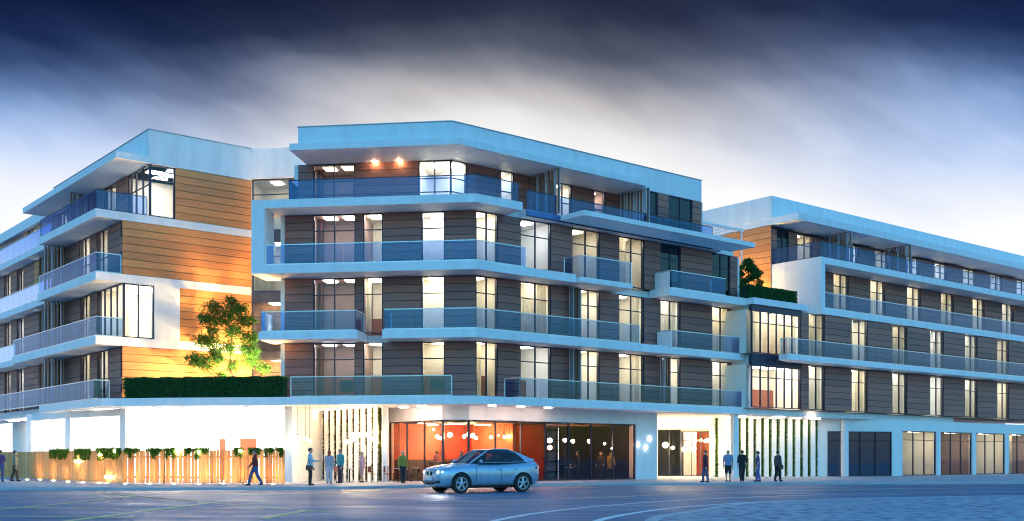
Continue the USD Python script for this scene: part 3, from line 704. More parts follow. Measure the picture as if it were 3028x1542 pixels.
# entrance recess on the right
E1 = V2(10.596, 80.5)
FE = Face(E1, M)
put('recess_wall', bar(GE + L * 0.62, E1 + V2(-0.1, 0), 0.3, 0.12, 4.297), WHITE, pod)
put('recess_wall', FE.box(-0.1, 5.0, 3.56, 4.297, -0.3, 0.04), ROOM_W, pod)
put('recess_wall', FE.box(3.88, 5.0, 0.12, 3.555, -0.3, 0.0), ROOM_W, pod)
BRONZE = look('bronze_door_frame', (0.36, 0.30, 0.22), 0.35, metallic=0.5)
en = window(pod, FE, 0.02, 1.74, 0.13, 3.54, cols=2, transom=None, room_on=False, label='dark glazed panel left of the entrance doors')
en = window(pod, FE, 1.76, 3.86, 0.13, 3.40, cols=3, transom=0.8, room_on=False, label='glazed entrance doors')
put('recess_wall', FE.box(1.75, 3.87, 3.405, 3.555, -0.2, 0.0), BRONZE, pod)
room([FE.p(0, -0.3), FE.p(1.9, -0.3), FE.p(1.9, -3.5), FE.p(0, -3.5)], 0.1, 3.6, [0], DUSK, 'lobby_wall', pod)
room([FE.p(1.92, -0.3), FE.p(3.9, -0.3), FE.p(3.9, -3.5), FE.p(1.92, -3.5)], 0.1, 3.6, [0], REDWALL, 'lobby_wall', pod)
put('lobby_wall', FE.box(1.95, 2.9, 0.12, 3.4, -2.0, -1.9), ROOM_W, pod)
put('ceiling_light', FE.box(2.2, 3.4, 3.5, 3.58, -1.6, -1.2), PANEL, pod)
WG0 = V2(13.85, 76.5)
FGN = Face(WG0, V2(20.569, 79.0) - WG0)
put('planted_wall', FGN.box(0.0, 16.0, 0.12, 4.297, -0.3, 0.0), ROOM_W, pod)
put('recess_wall', bar(WG0 + V2(0.1, 0.1), V2(15.0, 80.2), 0.25, 0.12, 4.296), ROOM_W, pod)
GU = (0.38, 2.17, 2.78, 3.40, 4.05, 4.67, 5.33, 6.0, 6.65, 7.3, 7.95, 8.6)
for a, c in zip(GU[1:-1], GU[2:]):
    put('wall_fin', FGN.box((a + c) / 2 - 0.19, (a + c) / 2 + 0.19, 0.12, 4.29, 0.0, 0.15), ROOM_W, pod)
SHOP = Face(FGN.p(15.9, -0.05), R)
put('planted_wall', SHOP.box(0.0, 44, 3.5, 4.29, -0.3, 0.0), ROOM_W, pod)
for k in range(8):
    put('pier', SHOP.box(k * 5.4, k * 5.4 + 0.6, 0.12, 3.495, -0.3, 0.02), WHITE, pod)
    window(pod, SHOP, k * 5.4 + 0.62, k * 5.4 + 5.38, 0.13, 3.49, cols=3, transom=0.8, depth=3.5, lights=2, light=PANEL_MILD, wall=ROOM_D if k % 2 else ROOM, cabinet=0.9)
window(pod, FGN, 9.6, 15.2, 0.14, 3.4, cols=4, transom=0.8, room_on=False, glass=DGLASS, w=0.18)
put('column', bar((14.36, 71.9), (14.72, 72.1), 0.36, 0.12, 4.298), WHITE, pod)
put('column', bar((24.0, 80.0), (24.36, 80.2), 0.36, 0.12, 4.298), WHITE, pod)
for i in range(24):
    f = KR.off(-0.6 - i * 0.24)
    put('soffit_board', f.box(15.6, 30.0, 4.27, 4.296, -0.11, 0.11), ROOM_W, pod)
ENTR = glow('entrance_ceiling_light', (1.0, 0.84, 0.66), 7.0)
for u, w in ((1.2, 1.0), (2.9, 1.0), (4.5, 1.0), (6.2, 1.0), (7.8, 1.0), (0.6, 2.8), (3.6, 2.8), (6.4, 2.6)):
    put('ceiling_light', FGN.box(u - 0.35, u + 0.35, 4.21, 4.262, w - 0.14, w + 0.14), ENTR, pod)
for u in (0.8, 2.4, 3.8):
    put('ceiling_light', FE.box(u - 0.35, u + 0.35, 4.22, 4.29, 1.1, 1.4), ENTR, pod)
TERR = glow('terrace_ceiling_light', (1.0, 0.60, 0.34), 10.0)
for u in (-6.0, -4.6, -3.2, -1.8, -0.5):
    put('ceiling_light', FS.box(u - 0.25, u + 0.25, 4.24, 4.295, 0.55, 0.80), TERR, pod)
TERR2 = glow('added_beam_light', (1.0, 0.66, 0.50), 26.0)  # panels added under the soffit to lighten the beam over the glazing
for u in (-4.2, -2.2, -0.4):
    put('ceiling_light', GL.box(u - 0.25, u + 0.25, 4.24, 4.295, 0.95, 1.15), TERR2, pod)
for u in (0.6, 2.6, 4.6):
    put('ceiling_light', GR.box(u - 0.2, u + 0.2, 4.24, 4.295, 1.2, 1.35), TERR2, pod)

# ================================================================== ground
ASPH = usdkit.material(stage, '/World/Looks/blue_asphalt', {
    'g': ('geometry', {}), 'n': ('noise_texture', {'scale': 0.35, 'detail': 8.0, 'roughness': 0.65}), 'n2': ('noise_texture', {'scale': 45.0, 'detail': 3.0}),
    'map': ('mapping', {'scale': (0.22, 0.8, 1.0), 'rotation': (0, 0, 0.25)}), 'n3': ('noise_texture', {'scale': 1.0, 'detail': 4.0}),
    'r': ('rgb_ramp', {'ramp': [(0.3, (0.026, 0.078, 0.145)), (0.7, (0.058, 0.138, 0.240))]}),
    'rr': ('map_range', {'from_min': 0.35, 'from_max': 0.65, 'to_min': 0.40, 'to_max': 0.62}),
    'b': ('bump', {'strength': 0.22, 'distance': 0.01}), 'p': ('principled_bsdf', {'specular_ior_level': 0.6})},
    [('g.position', 'n.vector'), ('g.position', 'n2.vector'), ('g.position', 'map.vector'), ('map.vector', 'n3.vector'), ('n.fac', 'r.fac'), ('r.color', 'p.base_color'), ('n3.fac', 'rr.value'), ('rr.result', 'p.roughness'), ('n2.fac', 'b.height'), ('b.normal', 'p.normal')], surface='p.BSDF')
PAVE = look('pale_paving', (0.34, 0.35, 0.38), 0.6, var=0.12, scale=(0.7, 0.7, 0.7), bump=0.1)
KERB = look('kerb_stone', (0.42, 0.42, 0.44), 0.6, var=0.12)
YELLOW = look('yellow_road_paint', (0.88, 0.66, 0.25), 0.7, var=0.18, scale=(3, 3, 3))
TRAIL_WHITE = look('white_trail_paint', (0.80, 0.79, 0.74), 0.7, var=0.15, scale=(3, 3, 3))  # white for the lines that stand in for light trails


def setting(name, mesh, m, label):
    return put(name, mesh, m, None, label=label, kind='structure')


def spline(pts, n=8):
    pts = np.array(pts, float)
    out = []
    P_ = np.vstack([2 * pts[0] - pts[1], pts, 2 * pts[-1] - pts[-2]])
    for i in range(1, len(P_) - 2):
        a, b, c, e = P_[i - 1:i + 3]
        for t in np.linspace(0, 1, n, endpoint=False):
            out.append(0.5 * (2 * b + (c - a) * t + (2 * a - 5 * b + 4 * c - e) * t * t + (-a + 3 * b - 3 * c + e) * t ** 3))
    return np.array(out + [pts[-1]])


setting('road', quads([[(-900, -60, 0), (900, -60, 0), (900, 1500, 0), (-900, 1500, 0)]]), ASPH, 'broad blue-grey asphalt road in front of the apartment blocks')
kl = spline([(-110, 50.5), (-60, 49.4), (-22.8, 49.1), (-12.5, 49.2), (-8.0, 50.6), (-4.56, 53.2), (-1.4, 55.9), (2.4, 57.6), (8.5, 58.7), (17, 60.0), (40, 63.5), (90, 72)])
kpoly = LineString(kl)
pav = Polygon([tuple(q) for q in kl] + [(90, 140), (-110, 140)])
kerb = kpoly.buffer(0.15, cap_style=2, join_style=1).intersection(pav.buffer(0.001))
put('kerb', prism(list(kerb.exterior.coords)[:-1], 0.0, 0.126), KERB, None, label='pale kerb curving along the far side of the road', kind='structure')
pv = pav.difference(kpoly.buffer(0.149, cap_style=2))
pv = max(getattr(pv, 'geoms', [pv]), key=lambda g: g.area)
put('pavement', prism(list(pv.exterior.coords)[:-1], 0.0, 0.12), PAVE, None, label='pale pavement between the kerb and the buildings', kind='structure')
PEB = usdkit.material(stage, '/World/Looks/pebble_paving', {
    'g': ('geometry', {}), 'v': ('voronoi_texture', {'scale': 3.2}), 'r': ('rgb_ramp', {'ramp': [(0.0, (0.50, 0.50, 0.52)), (0.45, (0.34, 0.35, 0.40)), (0.8, (0.10, 0.12, 0.17))]}),
    'b': ('bump', {'strength': 0.8, 'distance': 0.03, 'invert': True}), 'p': ('principled_bsdf', {'roughness': 0.6})},
    [('g.position', 'v.vector'), ('v.distance', 'r.fac'), ('r.color', 'p.base_color'), ('v.distance', 'b.height'), ('b.normal', 'p.normal')], surface='p.BSDF')
isl = spline([(2.2, 19.0), (2.6, 22.0), (3.22, 24.73), (4.54, 27.53), (6.2, 31.06), (7.6, 32.9), (10.62, 35.6), (15.5, 37.9), (24, 40.5)])
ip = Polygon([tuple(q) for q in isl] + [(24, 19)])
put('traffic_island', prism(list(ip.buffer(-0.28).exterior.coords)[:-1], 0.0, 0.115), PEB, None, label='pebble-paved traffic island at the near right of the road', kind='structure')
ring = ip.difference(ip.buffer(-0.279))
put('island_kerb', trimesh.creation.extrude_polygon(ring, 0.12, engine='earcut'), KERB, None, label='white kerb around the traffic island', kind='structure')


def stripe(pts, w):
    g = LineString([tuple(q) for q in pts]).buffer(w / 2, cap_style=2, join_style=2)
    v, f = trimesh.creation.triangulate_polygon(g, engine='earcut')
    return trimesh.Trimesh(np.c_[v, np.full(len(v), 0.004)], f if True else f, process=False)


def marking(label, lines, m, name='road_marking'):
    me = []
    for k, (pts, w) in enumerate(lines):
        s = stripe(pts, w)
        s.apply_translation([0, 0, 0.004 * k if k < 8 else 0.003])
        n = s.face_normals[:, 2]
        if n.mean() < 0:
            s.invert()
        me.append(s)
    return setting(name, cat_(me), m, label)


marking('long yellow line painted on the road along the kerb', [(spline([(-70, 44.0), (-20.5, 44.1), (-15, 44.12), (-10, 44.4), (-7.0, 45.3), (-4.03, 47.0), (-1.71, 48.9), (2.0, 52.4), (7.55, 56.4), (14, 58.4), (30, 61)]), 0.21)], YELLOW)
marking('yellow line along the middle of the road', [(spline([(-2.81, 34.97), (-1.26, 36.0), (2.92, 39.6), (6.4, 43.2), (12.5, 48.6), (24, 54)]), 0.18)], YELLOW)
marking('crossed yellow box lines painted on the near left of the road', [
    ([(-10.0, 24.73), (-9.63, 35.13), (-6.17, 30.81)], 0.25), ([(-5.78, 25.63), (-5.57, 29.64), (-4.70, 28.84)], 0.23),
    ([(-14.03, 30.21), (-13.86, 35.95), (-14.07, 41.3)], 0.20), ([(-16.16, 43.82), (-14.03, 41.17), (-10.31, 36.28)], 0.19),
    ([(-24.0, 32.4), (-14.54, 31.31), (-6.8, 30.19)], 0.16), ([(-20, 27.9), (-12.3, 26.48), (-8.89, 25.88)], 0.19), ([(-13.9, 35.95), (-8.0, 35.95)], 0.16), ([(-26, 38.4), (-13.9, 38.6)], 0.16)], YELLOW)
marking('added white line in place of a light trail, curving around the traffic island', [(spline([(0.9, 20.0), (1.5, 23.0), (2.6, 27.0), (4.9, 31.8), (8.8, 36.3), (14.5, 39.8), (24, 43.2)]), 0.22)], TRAIL_WHITE)  # light trail of passing traffic drawn as a painted line
marking('added white line in place of a light trail, sweeping past the traffic island', [(spline([(-1.2, 20.0), (-0.6, 24.0), (0.9, 29.0), (3.6, 34.2), (8.0, 39.6), (14.2, 44.0), (25, 48.5)]), 0.19)], TRAIL_WHITE)  # second light trail, also laid down as white paint

# ================================================================== hedges, trees, climbing plants
def leaves(pts, size, r, flat=0.0, elong=1.3):
    """one small folded leaf (two triangles) at each point, at random angles"""
    n = len(pts)
    a = r.normal(size=(n, 3))
    a /= np.linalg.norm(a, axis=1, keepdims=True)
    b = r.normal(size=(n, 3))
    b[:, 2] += flat
    b = np.cross(a, b)
    b /= np.linalg.norm(b, axis=1, keepdims=True)
    s = size * r.uniform(0.6, 1.35, (n, 1))
    v = np.stack([pts - a * s * elong, pts + b * s * 0.6, pts + a * s * elong, pts - b * s * 0.6], 1).reshape(-1, 3)
    k = np.arange(n)[:, None] * 4
    f = np.concatenate([k + [[0, 1, 2]], k + [[0, 2, 3]]])
    return trimesh.Trimesh(v, f, process=False)


def hedge(label, f, u0, u1, z0, z1, w0, w1, n, seed):
    r = np.random.default_rng(seed)
    h = thing('hedge', label, 'hedge')
    put('core', f.box(u0 + 0.08, u1 - 0.08, z0, z1 - 0.12, w0 + 0.08, w1 - 0.12), EARTH, h)
    u, t, w = r.uniform(u0, u1, n), r.uniform(0, 1, n), r.uniform(w0, w1, n)
    zz = z0 + (z1 - z0) * t
    face = r.uniform(size=n)
    front = face < 0.6
    w[front] = w1 - np.abs(r.normal(0, 0.07, front.sum()))
    top = face > 0.75
    zz[top] = z1 - np.abs(r.normal(0, 0.05, top.sum())) + 0.05 * np.sin(u[top] * 5.0) * r.uniform(0, 1, top.sum())
    p = np.c_[f.o[0] + f.d[0] * u + f.n[0] * w, f.o[1] + f.d[1] * u + f.n[1] * w, zz]
    lump = np.sin(u * 3.1) * np.sin(zz * 5 + u) + r.normal(0, 0.5, n)
    p = p[(lump > -0.75) | top]
    put('foliage', leaves(p, 0.055, r), HEDGE, h)
    return h


hedge('clipped dark green hedge along the podium edge under the orange gable', KM, -19.7, -10.5, 4.735, 5.85, -1.0, -0.12, 16000, 3)
hedge('dark hedge on the flat roof between the corner block and the right block', FC, -2.3, 2.75, 11.875, 12.75, -1.2, -0.25, 8000, 4)


def tree(label, x, y, z0, clumps, top, seed, n, trunk=0.09, leaf=0.062):
    """tapered trunk, a limb bent out to every clump of foliage, leaves in the clumps; clumps = (dx, dy, z, radius)"""
    r = np.random.default_rng(seed)
    t = thing('tree', label, 'tree', loc=(x, y, z0))
    parts = []

    def seg(p0, r0, p1, r1):
        parts.append(m3.Manifold.batch_hull([m3.Manifold.sphere(float(q), 8).translate([float(c) for c in p]) for p, q in ((p0, r0), (p1, r1))]))
    stem = [np.array([0.05 * math.sin(i * 1.3), 0.04 * math.cos(i * 1.9), top * i / 9]) for i in range(10)]
    rad = [trunk * (1 - 0.85 * i / 9) for i in range(10)]
    for i in range(9):
        seg(stem[i], rad[i], stem[i + 1], rad[i + 1])
    for dx, dy, z, q in clumps:
        c = np.array([dx, dy, z])
        zb = max(0.45, min(top * 0.93, z - 0.35 - 0.55 * math.hypot(dx, dy)))
        k = min(8, int(zb / top * 9))
        a = stem[k] + (stem[k + 1] - stem[k]) * (zb / top * 9 - k)
        m1 = a + (c - a) * 0.5 + np.array([0, 0, -0.10]) + r.normal(0, 0.05, 3)
        r0 = rad[k] * 0.5
        seg(a, r0, m1, r0 * 0.65)
        seg(m1, r0 * 0.65, c, r0 * 0.35)
        for j in range(4):
            e = c + unit(r.normal(size=3) + unit(c - a) * 0.7) * q * 0.8
            seg(c, r0 * 0.33, e, 0.007)
    put('trunk', m3.Manifold.batch_boolean(parts, m3.OpType.Add), BARK, t, smooth=40)
    w = np.array([q[3] ** 2 for q in clumps])
    idx = r.choice(len(clumps), n, p=w / w.sum())
    cl = np.array(clumps)
    d = r.normal(size=(n, 3))
    d /= np.linalg.norm(d, axis=1, keepdims=True)
    p = cl[idx, :3] + d * cl[idx, 3:4] * (r.uniform(0.15, 1, (n, 1)) ** 0.6) * np.array([1.05, 1.05, 0.8]) * (1 + 0.22 * np.sin(d[:, :1] * 7 + idx[:, None]) + r.normal(0, 0.1, (n, 1)))
    put('crown', leaves(p, leaf, r, flat=0.8), LEAF, t)
    return t


_r = np.random.default_rng(12)
CL = [(2260, 120, 66), (2250, 185, 80), (2090, 180, 85), (2350, 190, 70), (2000, 275, 75), (2200, 280, 115), (2375, 300, 95), (2085, 330, 85), (1915, 480, 85), (2000, 500, 85), (2110, 430, 60), (2420, 470, 95), (2300, 420, 90),
      (2250, 580, 80), (1900, 690, 85), (1995, 720, 100), (2085, 620, 70), (2080, 825, 55), (2150, 700, 55), (2480, 620, 80), (2415, 690, 85), (2510, 760, 62), (2345, 560, 70), (2190, 770, 50), (2330, 760, 60)]
CL = [((a - 2240) * 0.0058, _r.uniform(-1, 1) * (0.4 + 1.3 * b / 800), 1.1 + (905 - b) * 0.0058, q * 0.0065) for a, b, q in CL]
tree('leafy young tree on the podium in front of the glowing orange gable wall', -16.12, 63.2, 4.73, CL, 4.9, 21, 17000, leaf=0.05)
CS = []
for i in range(22):
    s = (i + 0.5) / 22
    a = i * 2.4
    q = 1.15 * math.sin(math.pi * min(1, 0.12 + s * 0.95) ** 0.8) ** 0.8
    CS.append((q * math.cos(a) * _r.uniform(0.5, 1), q * math.sin(a) * _r.uniform(0.5, 1), 0.75 + 2.35 * s, _r.uniform(0.24, 0.38)))
tree('small bright green tree beside the yellow-lit end wall of the right block', 16.15, 75.4, 11.88, CS, 2.8, 5, 7000, trunk=0.06, leaf=0.055)


def vine(name, label, pts_u, f, z_top, drop, w, n, seed, group=None, size=0.045):
    """trailing strands that hang from the top of a wall"""
    r = np.random.default_rng(seed)
    u0, u1 = pts_u
    t = thing(name, label, 'climbing plant', group)
    k = max(3, int((u1 - u0) / 0.12))
    su = r.uniform(u0, u1, k)
    sl = drop * r.uniform(0.25, 1.0, k)
    i = r.integers(0, k, n)
    s = r.uniform(0, 1, n) ** 1.15
    u = su[i] + r.normal(0, 0.05, n)
    z = z_top + 0.05 - s * sl[i] + r.normal(0, 0.02, n)
    ww = w + r.uniform(0, 0.10, n)
    top = r.uniform(size=n) < 0.2
    u[top] = r.uniform(u0, u1, top.sum())
    z[top] = z_top + r.normal(0.0, 0.05, top.sum())
    p = np.c_[f.o[0] + f.d[0] * u + f.n[0] * ww, f.o[1] + f.d[1] * u + f.n[1] * ww, z]
    put('foliage', leaves(p, size, r), VINE, t)
    st = [tube((*f.p(a, w + 0.02), z_top), (*f.p(a + 0.03, w + 0.03), z_top - q), 0.006, 4) for a, q in zip(su, sl)]
    put('stem', cat_(st), BARK, t)
    return t


OLIVE = leaf_look('warm_leaf', (0.08, 0.08, 0.02), (0.30, 0.30, 0.06))


def wall_strip(label, f, u, z0, z1, wd, seed, m, group):
    r = np.random.default_rng(seed)
    t = thing('planted_strip', label, 'climbing plant', group)
    n = int((z1 - z0) * 260)
    uu, zz, ww = u + r.normal(0, wd * 0.42, n).clip(-wd * 0.8, wd * 0.8), r.uniform(z0, z1, n), 0.03 + np.abs(r.normal(0, 0.05, n))
    p = np.c_[f.o[0] + f.d[0] * uu + f.n[0] * ww, f.o[1] + f.d[1] * uu + f.n[1] * ww, zz]
    put('foliage', leaves(p, 0.045, r), m, t)
    put('trellis', f.box(u - wd * 0.45, u + wd * 0.45, z0, z1, 0.002, 0.02), BARK, t)
    return t


for i, u in enumerate(SU):
    wall_strip(ORD[i] + ' from the left of the dark plant strips on the striped terrace wall', FS, u, 0.2, 4.22, 0.13, 40 + i, OLIVE, 'planted strips on the terrace wall')
wall_strip('lone green planted strip beside the entrance doors', FGN, GU[0], 0.15, 4.22, 0.12, 60, VINE, None)
for i, u in enumerate(GU[1:]):
    wall_strip(ORD[i] + ' from the left of the green plant strips right of the blue column', FGN, u, 0.15, 4.22, 0.12, 61 + i, VINE, 'planted strips right of the entrance')

# ------------------------------------------------------------------ timber fence
FENCE0 = V2(-20.103, 57.0)
FF, FFL = Face(FENCE0, M), Face(FENCE0, -L)
TIMBER = [look(f'fence_timber_{c}', b, 0.55, var=0.2, scale=(16, 16, 1.2), bump=0.2) for c, b in zip(('honey', 'amber', 'brown'), ((0.66, 0.31, 0.09), (0.60, 0.25, 0.07), (0.48, 0.18, 0.05)))]
fence = thing('timber_fence', 'long honey-coloured timber fence of upright boards lit from behind', 'fence')
u = 0.02
while u < 8.6:
    wd = rng.uniform(0.10, 0.20)
    zt = 1.84 + rng.uniform(-0.03, 0.03)
    put('board', FF.box(u, u + wd, 0.16, zt, -0.02, 0.02 + rng.uniform(0, 0.03)), TIMBER[rng.integers(3)], fence)
    u += wd + (rng.uniform(0.02, 0.04) if rng.uniform() < 0.45 else rng.uniform(0.07, 0.11))
u = -24.0
while u < -0.1:
    put('board', FFL.box(u, u + 0.205, 0.15, 1.84 + rng.uniform(-0.015, 0.015), -0.03, rng.uniform(-0.006, 0.006)), TIMBER[rng.integers(2)], fence)
    u += 0.215
put('rail', FF.box(0.0, 8.6, 0.40, 0.50, -0.07, -0.021), TIMBER[2], fence)
put('rail', FF.box(0.0, 8.6, 1.45, 1.55, -0.07, -0.021), TIMBER[2], fence)
for k in range(5):
    put('post', FF.box(k * 2.12, k * 2.12 + 0.08, 0.12, 1.80, -0.16, -0.071), TIMBER[2], fence)
for k in range(10):
    put('post', FFL.box(-23.8 + k * 2.5, -23.7 + k * 2.5, 0.12, 1.80, -0.12, -0.031), TIMBER[2], fence)
put('wall', cat_([FFL.box(-24, 0, 0.12, 0.15, -0.1, 0.03)]), KERB, fence)
VL = [(FFL, -12.2, -8.6, 0.60, 'first trailing plant at the far left end of the fence'), (FFL, -7.6, -5.0, 0.62, 'second trailing plant from the left on the closed fence boards'),
      (FFL, -3.9, -0.3, 0.66, 'wide trailing plant hanging near the bend of the fence'), (FF, 0.15, 0.95, 0.50, 'small trailing plant just right of the fence bend'),
      (FF, 1.25, 2.95, 0.62, 'thick trailing plant on the open slats near the fence bend'), (FF, 3.35, 4.7, 0.55, 'loose trailing plant in the middle of the open slats'),
      (FF, 6.0, 6.5, 0.45, 'thin trailing plant left of the person in the dark red jacket'), (FF, 6.75, 7.45, 0.50, 'trailing plant just left of the walker in the dark red jacket'),
      (FF, 7.6, 8.1, 0.55, 'trailing plant right behind the walker in the dark red jacket'), (FF, 8.15, 8.6, 0.45, 'last trailing plant at the right end of the fence')]
for i, (f, a, c, dr, lb) in enumerate(VL):
    vine('trailing_plant', lb, (a, c), f, 1.86, dr, 0.02, int(640 * (c - a) + 200), 80 + i)

# ------------------------------------------------------------------ lamps
LAMP = glow('lamp_glow', (1.0, 0.72, 0.36), 42.0)
LAMPW = glow('white_lamp_glow', (0.92, 0.97, 1.0), 4.5)
LAMPR = glow('red_lamp_glow', (1.0, 0.12, 0.05), 14.0)
LAMPO = glow('orange_lamp_glow', (1.0, 0.42, 0.12), 30.0)
METAL = look('black_metal', (0.02, 0.02, 0.022), 0.4, metallic=0.5)


def fence_lamp(label, f, u, z, w=0.03):
    t = thing('fence_lamp', label, 'lamp')
    p = f.p(u, w + 0.10)
    put('globe', ball((*p, z), 0.075), LAMP, t)
    put('bracket', f.box(u - 0.015, u + 0.015, z - 0.11, z - 0.07, w, w + 0.12), METAL, t)


for f, u, z, lb in ((FFL, -7.2, 1.25, 'bright lamp low on the closed boards of the fence'), (FFL, -3.2, 1.62, 'bright lamp high on the fence left of the bend'), (FFL, -0.9, 1.80, 'lamp at the top of the fence by the bend'),
                    (FF, 2.95, 1.80, 'fence lamp above the thick trailing plant'), (FF, 4.15, 1.74, 'fence lamp in the middle of the open slats'), (FF, 6.35, 1.80, 'fence lamp over the thin trailing plant'),
                    (FFL, -2.2, 0.42, 'small ground-level lamp near the fence bend')):
    fence_lamp(lb, f, u, z)
FPX, HZ = 2773.0, 1155.0


def from_view(px, py, depth):
    """metres of the point that the surveyed sight line through this picture point reaches at the given distance"""
    return np.array([(px - 1288.0) / FPX * depth, depth, EYE + (HZ - py) / FPX * depth])


def pendant(label, p, r, m, ztop, group=None):
    t = thing('pendant_lamp', label, 'lamp', group, loc=p)
    put('globe', ball((0, 0, 0), r), m, t)
    put('cord', tube((0, 0, r), (0, 0, ztop - p[2]), 0.012, 5), METAL, t)
    put('cap', tube((0, 0, r * 0.9), (0, 0, r + 0.06), 0.045, 8), METAL, t)


# restaurant lamps hang about two metres behind the glass
NAMED = [(1018, 1105), (1066, 1095), (1076, 1112), (1088, 1082), (1100, 1099), (1107, 1103), (1132, 1095), (1168, 1099), (1177, 1094), (1189, 1097), (1198, 1103), (1236, 1101), (1258, 1096), (1270, 1100), (1281, 1098)]
for i, (x, y) in enumerate(NAMED):
    dpt = 64.0 + 0.7 * math.sin(i * 2.2) if x > 1090 else 65.5
    pendant(ORD[i] + ' from the left of the warm globe lamps behind the red restaurant glazing', from_view(x, y, dpt), 0.10 if i % 3 else 0.14, LAMPO if x > 1190 else LAMP, 3.42, 'globe lamps in the red part of the restaurant')
for x, y, m, r, lb in ((1383, 1109, LAMPW, 0.16, 'large white globe lamp above the red one in the restaurant'), (1383, 1127, LAMPR, 0.15, 'red globe lamp hanging below a white one in the restaurant'), (1421, 1108, LAMPW, 0.13, 'white globe lamp left of the dark window grid'),
                       (1441, 1111, LAMPO, 0.12, 'reddish globe lamp at the left edge of the dark window grid'), (1483, 1111, LAMPO, 0.13, 'reddish globe lamp in the middle of the dark window grid'), (1521, 1117, LAMPW, 0.09, 'small white globe lamp right of the reddish ones'),
                       (1540, 1129, LAMPW, 0.08, 'lowest small white lamp by the dark right end of the restaurant')):
    pendant(lb, from_view(x, y, 67.3), r, m, 3.42)
for x, y, lb in ((749, 1099, 'topmost of the globe lamps by the plain side wall of the terrace'), (769, 1103, 'small globe lamp right of the topmost one by the side wall'), (779, 1110, 'low globe lamp near the side wall of the terrace'),
                 (871, 1112, 'bright low globe lamp left of the terrace row'), (885, 1107, 'globe lamp next to the bright low one on the terrace'), (890, 1094, 'first globe of the upper terrace row'),
                 (904, 1094, 'second globe of the upper terrace row'), (923, 1095, 'last globe of the upper terrace row'), (940, 1105, 'globe lamp near the right end of the striped terrace wall')):
    pendant(lb, from_view(x, y, 60.6), 0.08 if x < 800 else 0.11, LAMP, 4.29)
for x, y, r, m, lb in ((1674, 1120, 0.20, LAMP, 'biggest bright lamp in front of the entrance glazing'), (1693, 1127, 0.12, LAMP, 'lamp right of the biggest entrance lamp'), (1722, 1131, 0.17, LAMP, 'low bright lamp before the entrance doors'), (1745, 1129, 0.15, LAMP, 'low bright lamp right before the entrance doors'),
                       (1749, 1109, 0.13, LAMP, 'upper lamp over the entrance doors'), (1764, 1108, 0.09, LAMPO, 'small orange lamp over the entrance doors'), (1779, 1109, 0.13, LAMP, 'upper lamp at the right edge of the entrance'),
                       (1818, 1114, 0.12, LAMP, 'lamp on the cream wall right of the lone planted strip'), (1842, 1124, 0.14, LAMP, 'lamp beside the blue column')):
    dp = 78.6 if x < 1800 else 75.2
    pendant(lb, from_view(x, y, dp), r, m, 4.21)
for x, y, lb in ((1635, 1104, 'highest of the three globes added for blurred light spots on the white pier'), (1605, 1119, 'left of the three globes added for blurred light spots on the white pier'), (1625, 1127, 'lowest of the three globes added for blurred light spots on the white pier')):
    dd = (GR.o + GR.n * 0.06)
    k = (x - 1288) / FPX
    uu = (k * dd[1] - dd[0]) / (R[0] - k * R[1])
    q = GR.p(uu, 0.06)
    t = thing('wall_lamp', lb, 'lamp')  # glowing globe added for an out-of-focus spot of distant light
    put('globe', ball((*q, EYE + (HZ - y) / FPX * q[1]), 0.11, s=(1, 1, 1)), LAMPW, t)
GRL = glow('added_ground_glow', (1.0, 0.62, 0.26), 130.0)  # row of small lights added to brighten the front of the fence
for k in range(13):
    f, u = (FF, 0.5 + 1.3 * k) if k < 7 else (FFL, -1.4 - 2.6 * (k - 7))
    q = f.p(u, 0.75)
    t = thing('ground_light', ORD[k if k < 7 else k - 7] + (' added amber ground light to the right of the fence bend' if k < 7 else ' added amber ground light to the left of the fence bend'), 'lamp', 'added ground lights along the fence', loc=(*q, 0.12))
    a = trimesh.creation.cylinder(radius=0.11, height=0.016, sections=16)
    a.apply_translation([0, 0, 0.008])
    put('ring', a, METAL, t)
    a = trimesh.creation.cylinder(radius=0.085, height=0.006, sections=16)
    a.apply_translation([0, 0, 0.019])
    put('lens', a, GRL, t)
# uplights that wash the orange gable and the yellow end wall
UPL = glow('amber_uplight', (1.0, 0.56, 0.15), 260.0)
FLOOD = glow('amber_flood', (1.0, 0.60, 0.22), 2300.0)
UPL2 = glow('yellow_uplight', (1.0, 0.66, 0.20), 520.0)


def uplight(label, p, aim, m, rad=0.13):
    t = thing('uplight', label, 'lamp', loc=p)
    d = unit(aim)
    put('foot', trimesh.creation.box([0.22, 0.22, 0.06]), METAL, t)
    put('housing', tube(d * 0.03 + [0, 0, 0.1], d * 0.20 + [0, 0, 0.1], rad + 0.03, 18), METAL, t)
    put('lens', tube(d * 0.201 + [0, 0, 0.1], d * 0.212 + [0, 0, 0.1], rad, 18), m, t)
    return t


for k, u in enumerate((7.9, 9.0)):
    uplight(('left', 'right')[k] + ' one of two small uplights close to the foot of the orange gable', (*FA.p(u, 0.8), 4.77), (0, 0.1, 1), UPL, (0.11, 0.15)[k])
for u, wd, r_, lb in ((-12.3, -2.0, 0.17, 'floodlight behind the right end of the hedge, aimed at the orange gable'), (-13.6, -4.2, 0.09, 'smaller floodlight on the podium right of the tree, aimed at the orange gable')):
    q = KM.p(u, wd)
    uplight(lb, (*q, 4.77), (FA.p(8.4 if u > -13 else 6.5, 0)[0] - q[0], FA.p(8.4 if u > -13 else 6.5, 0)[1] - q[1], 4.2), FLOOD, r_)
for k, u in enumerate((-1.6, -4.2)):
    uplight(('right', 'left')[k] + ' one of two uplights at the foot of the yellow-lit end wall', (*FBL.p(u, 1.3), 11.93), (0.3, 0.25, 1), UPL2, 0.14)

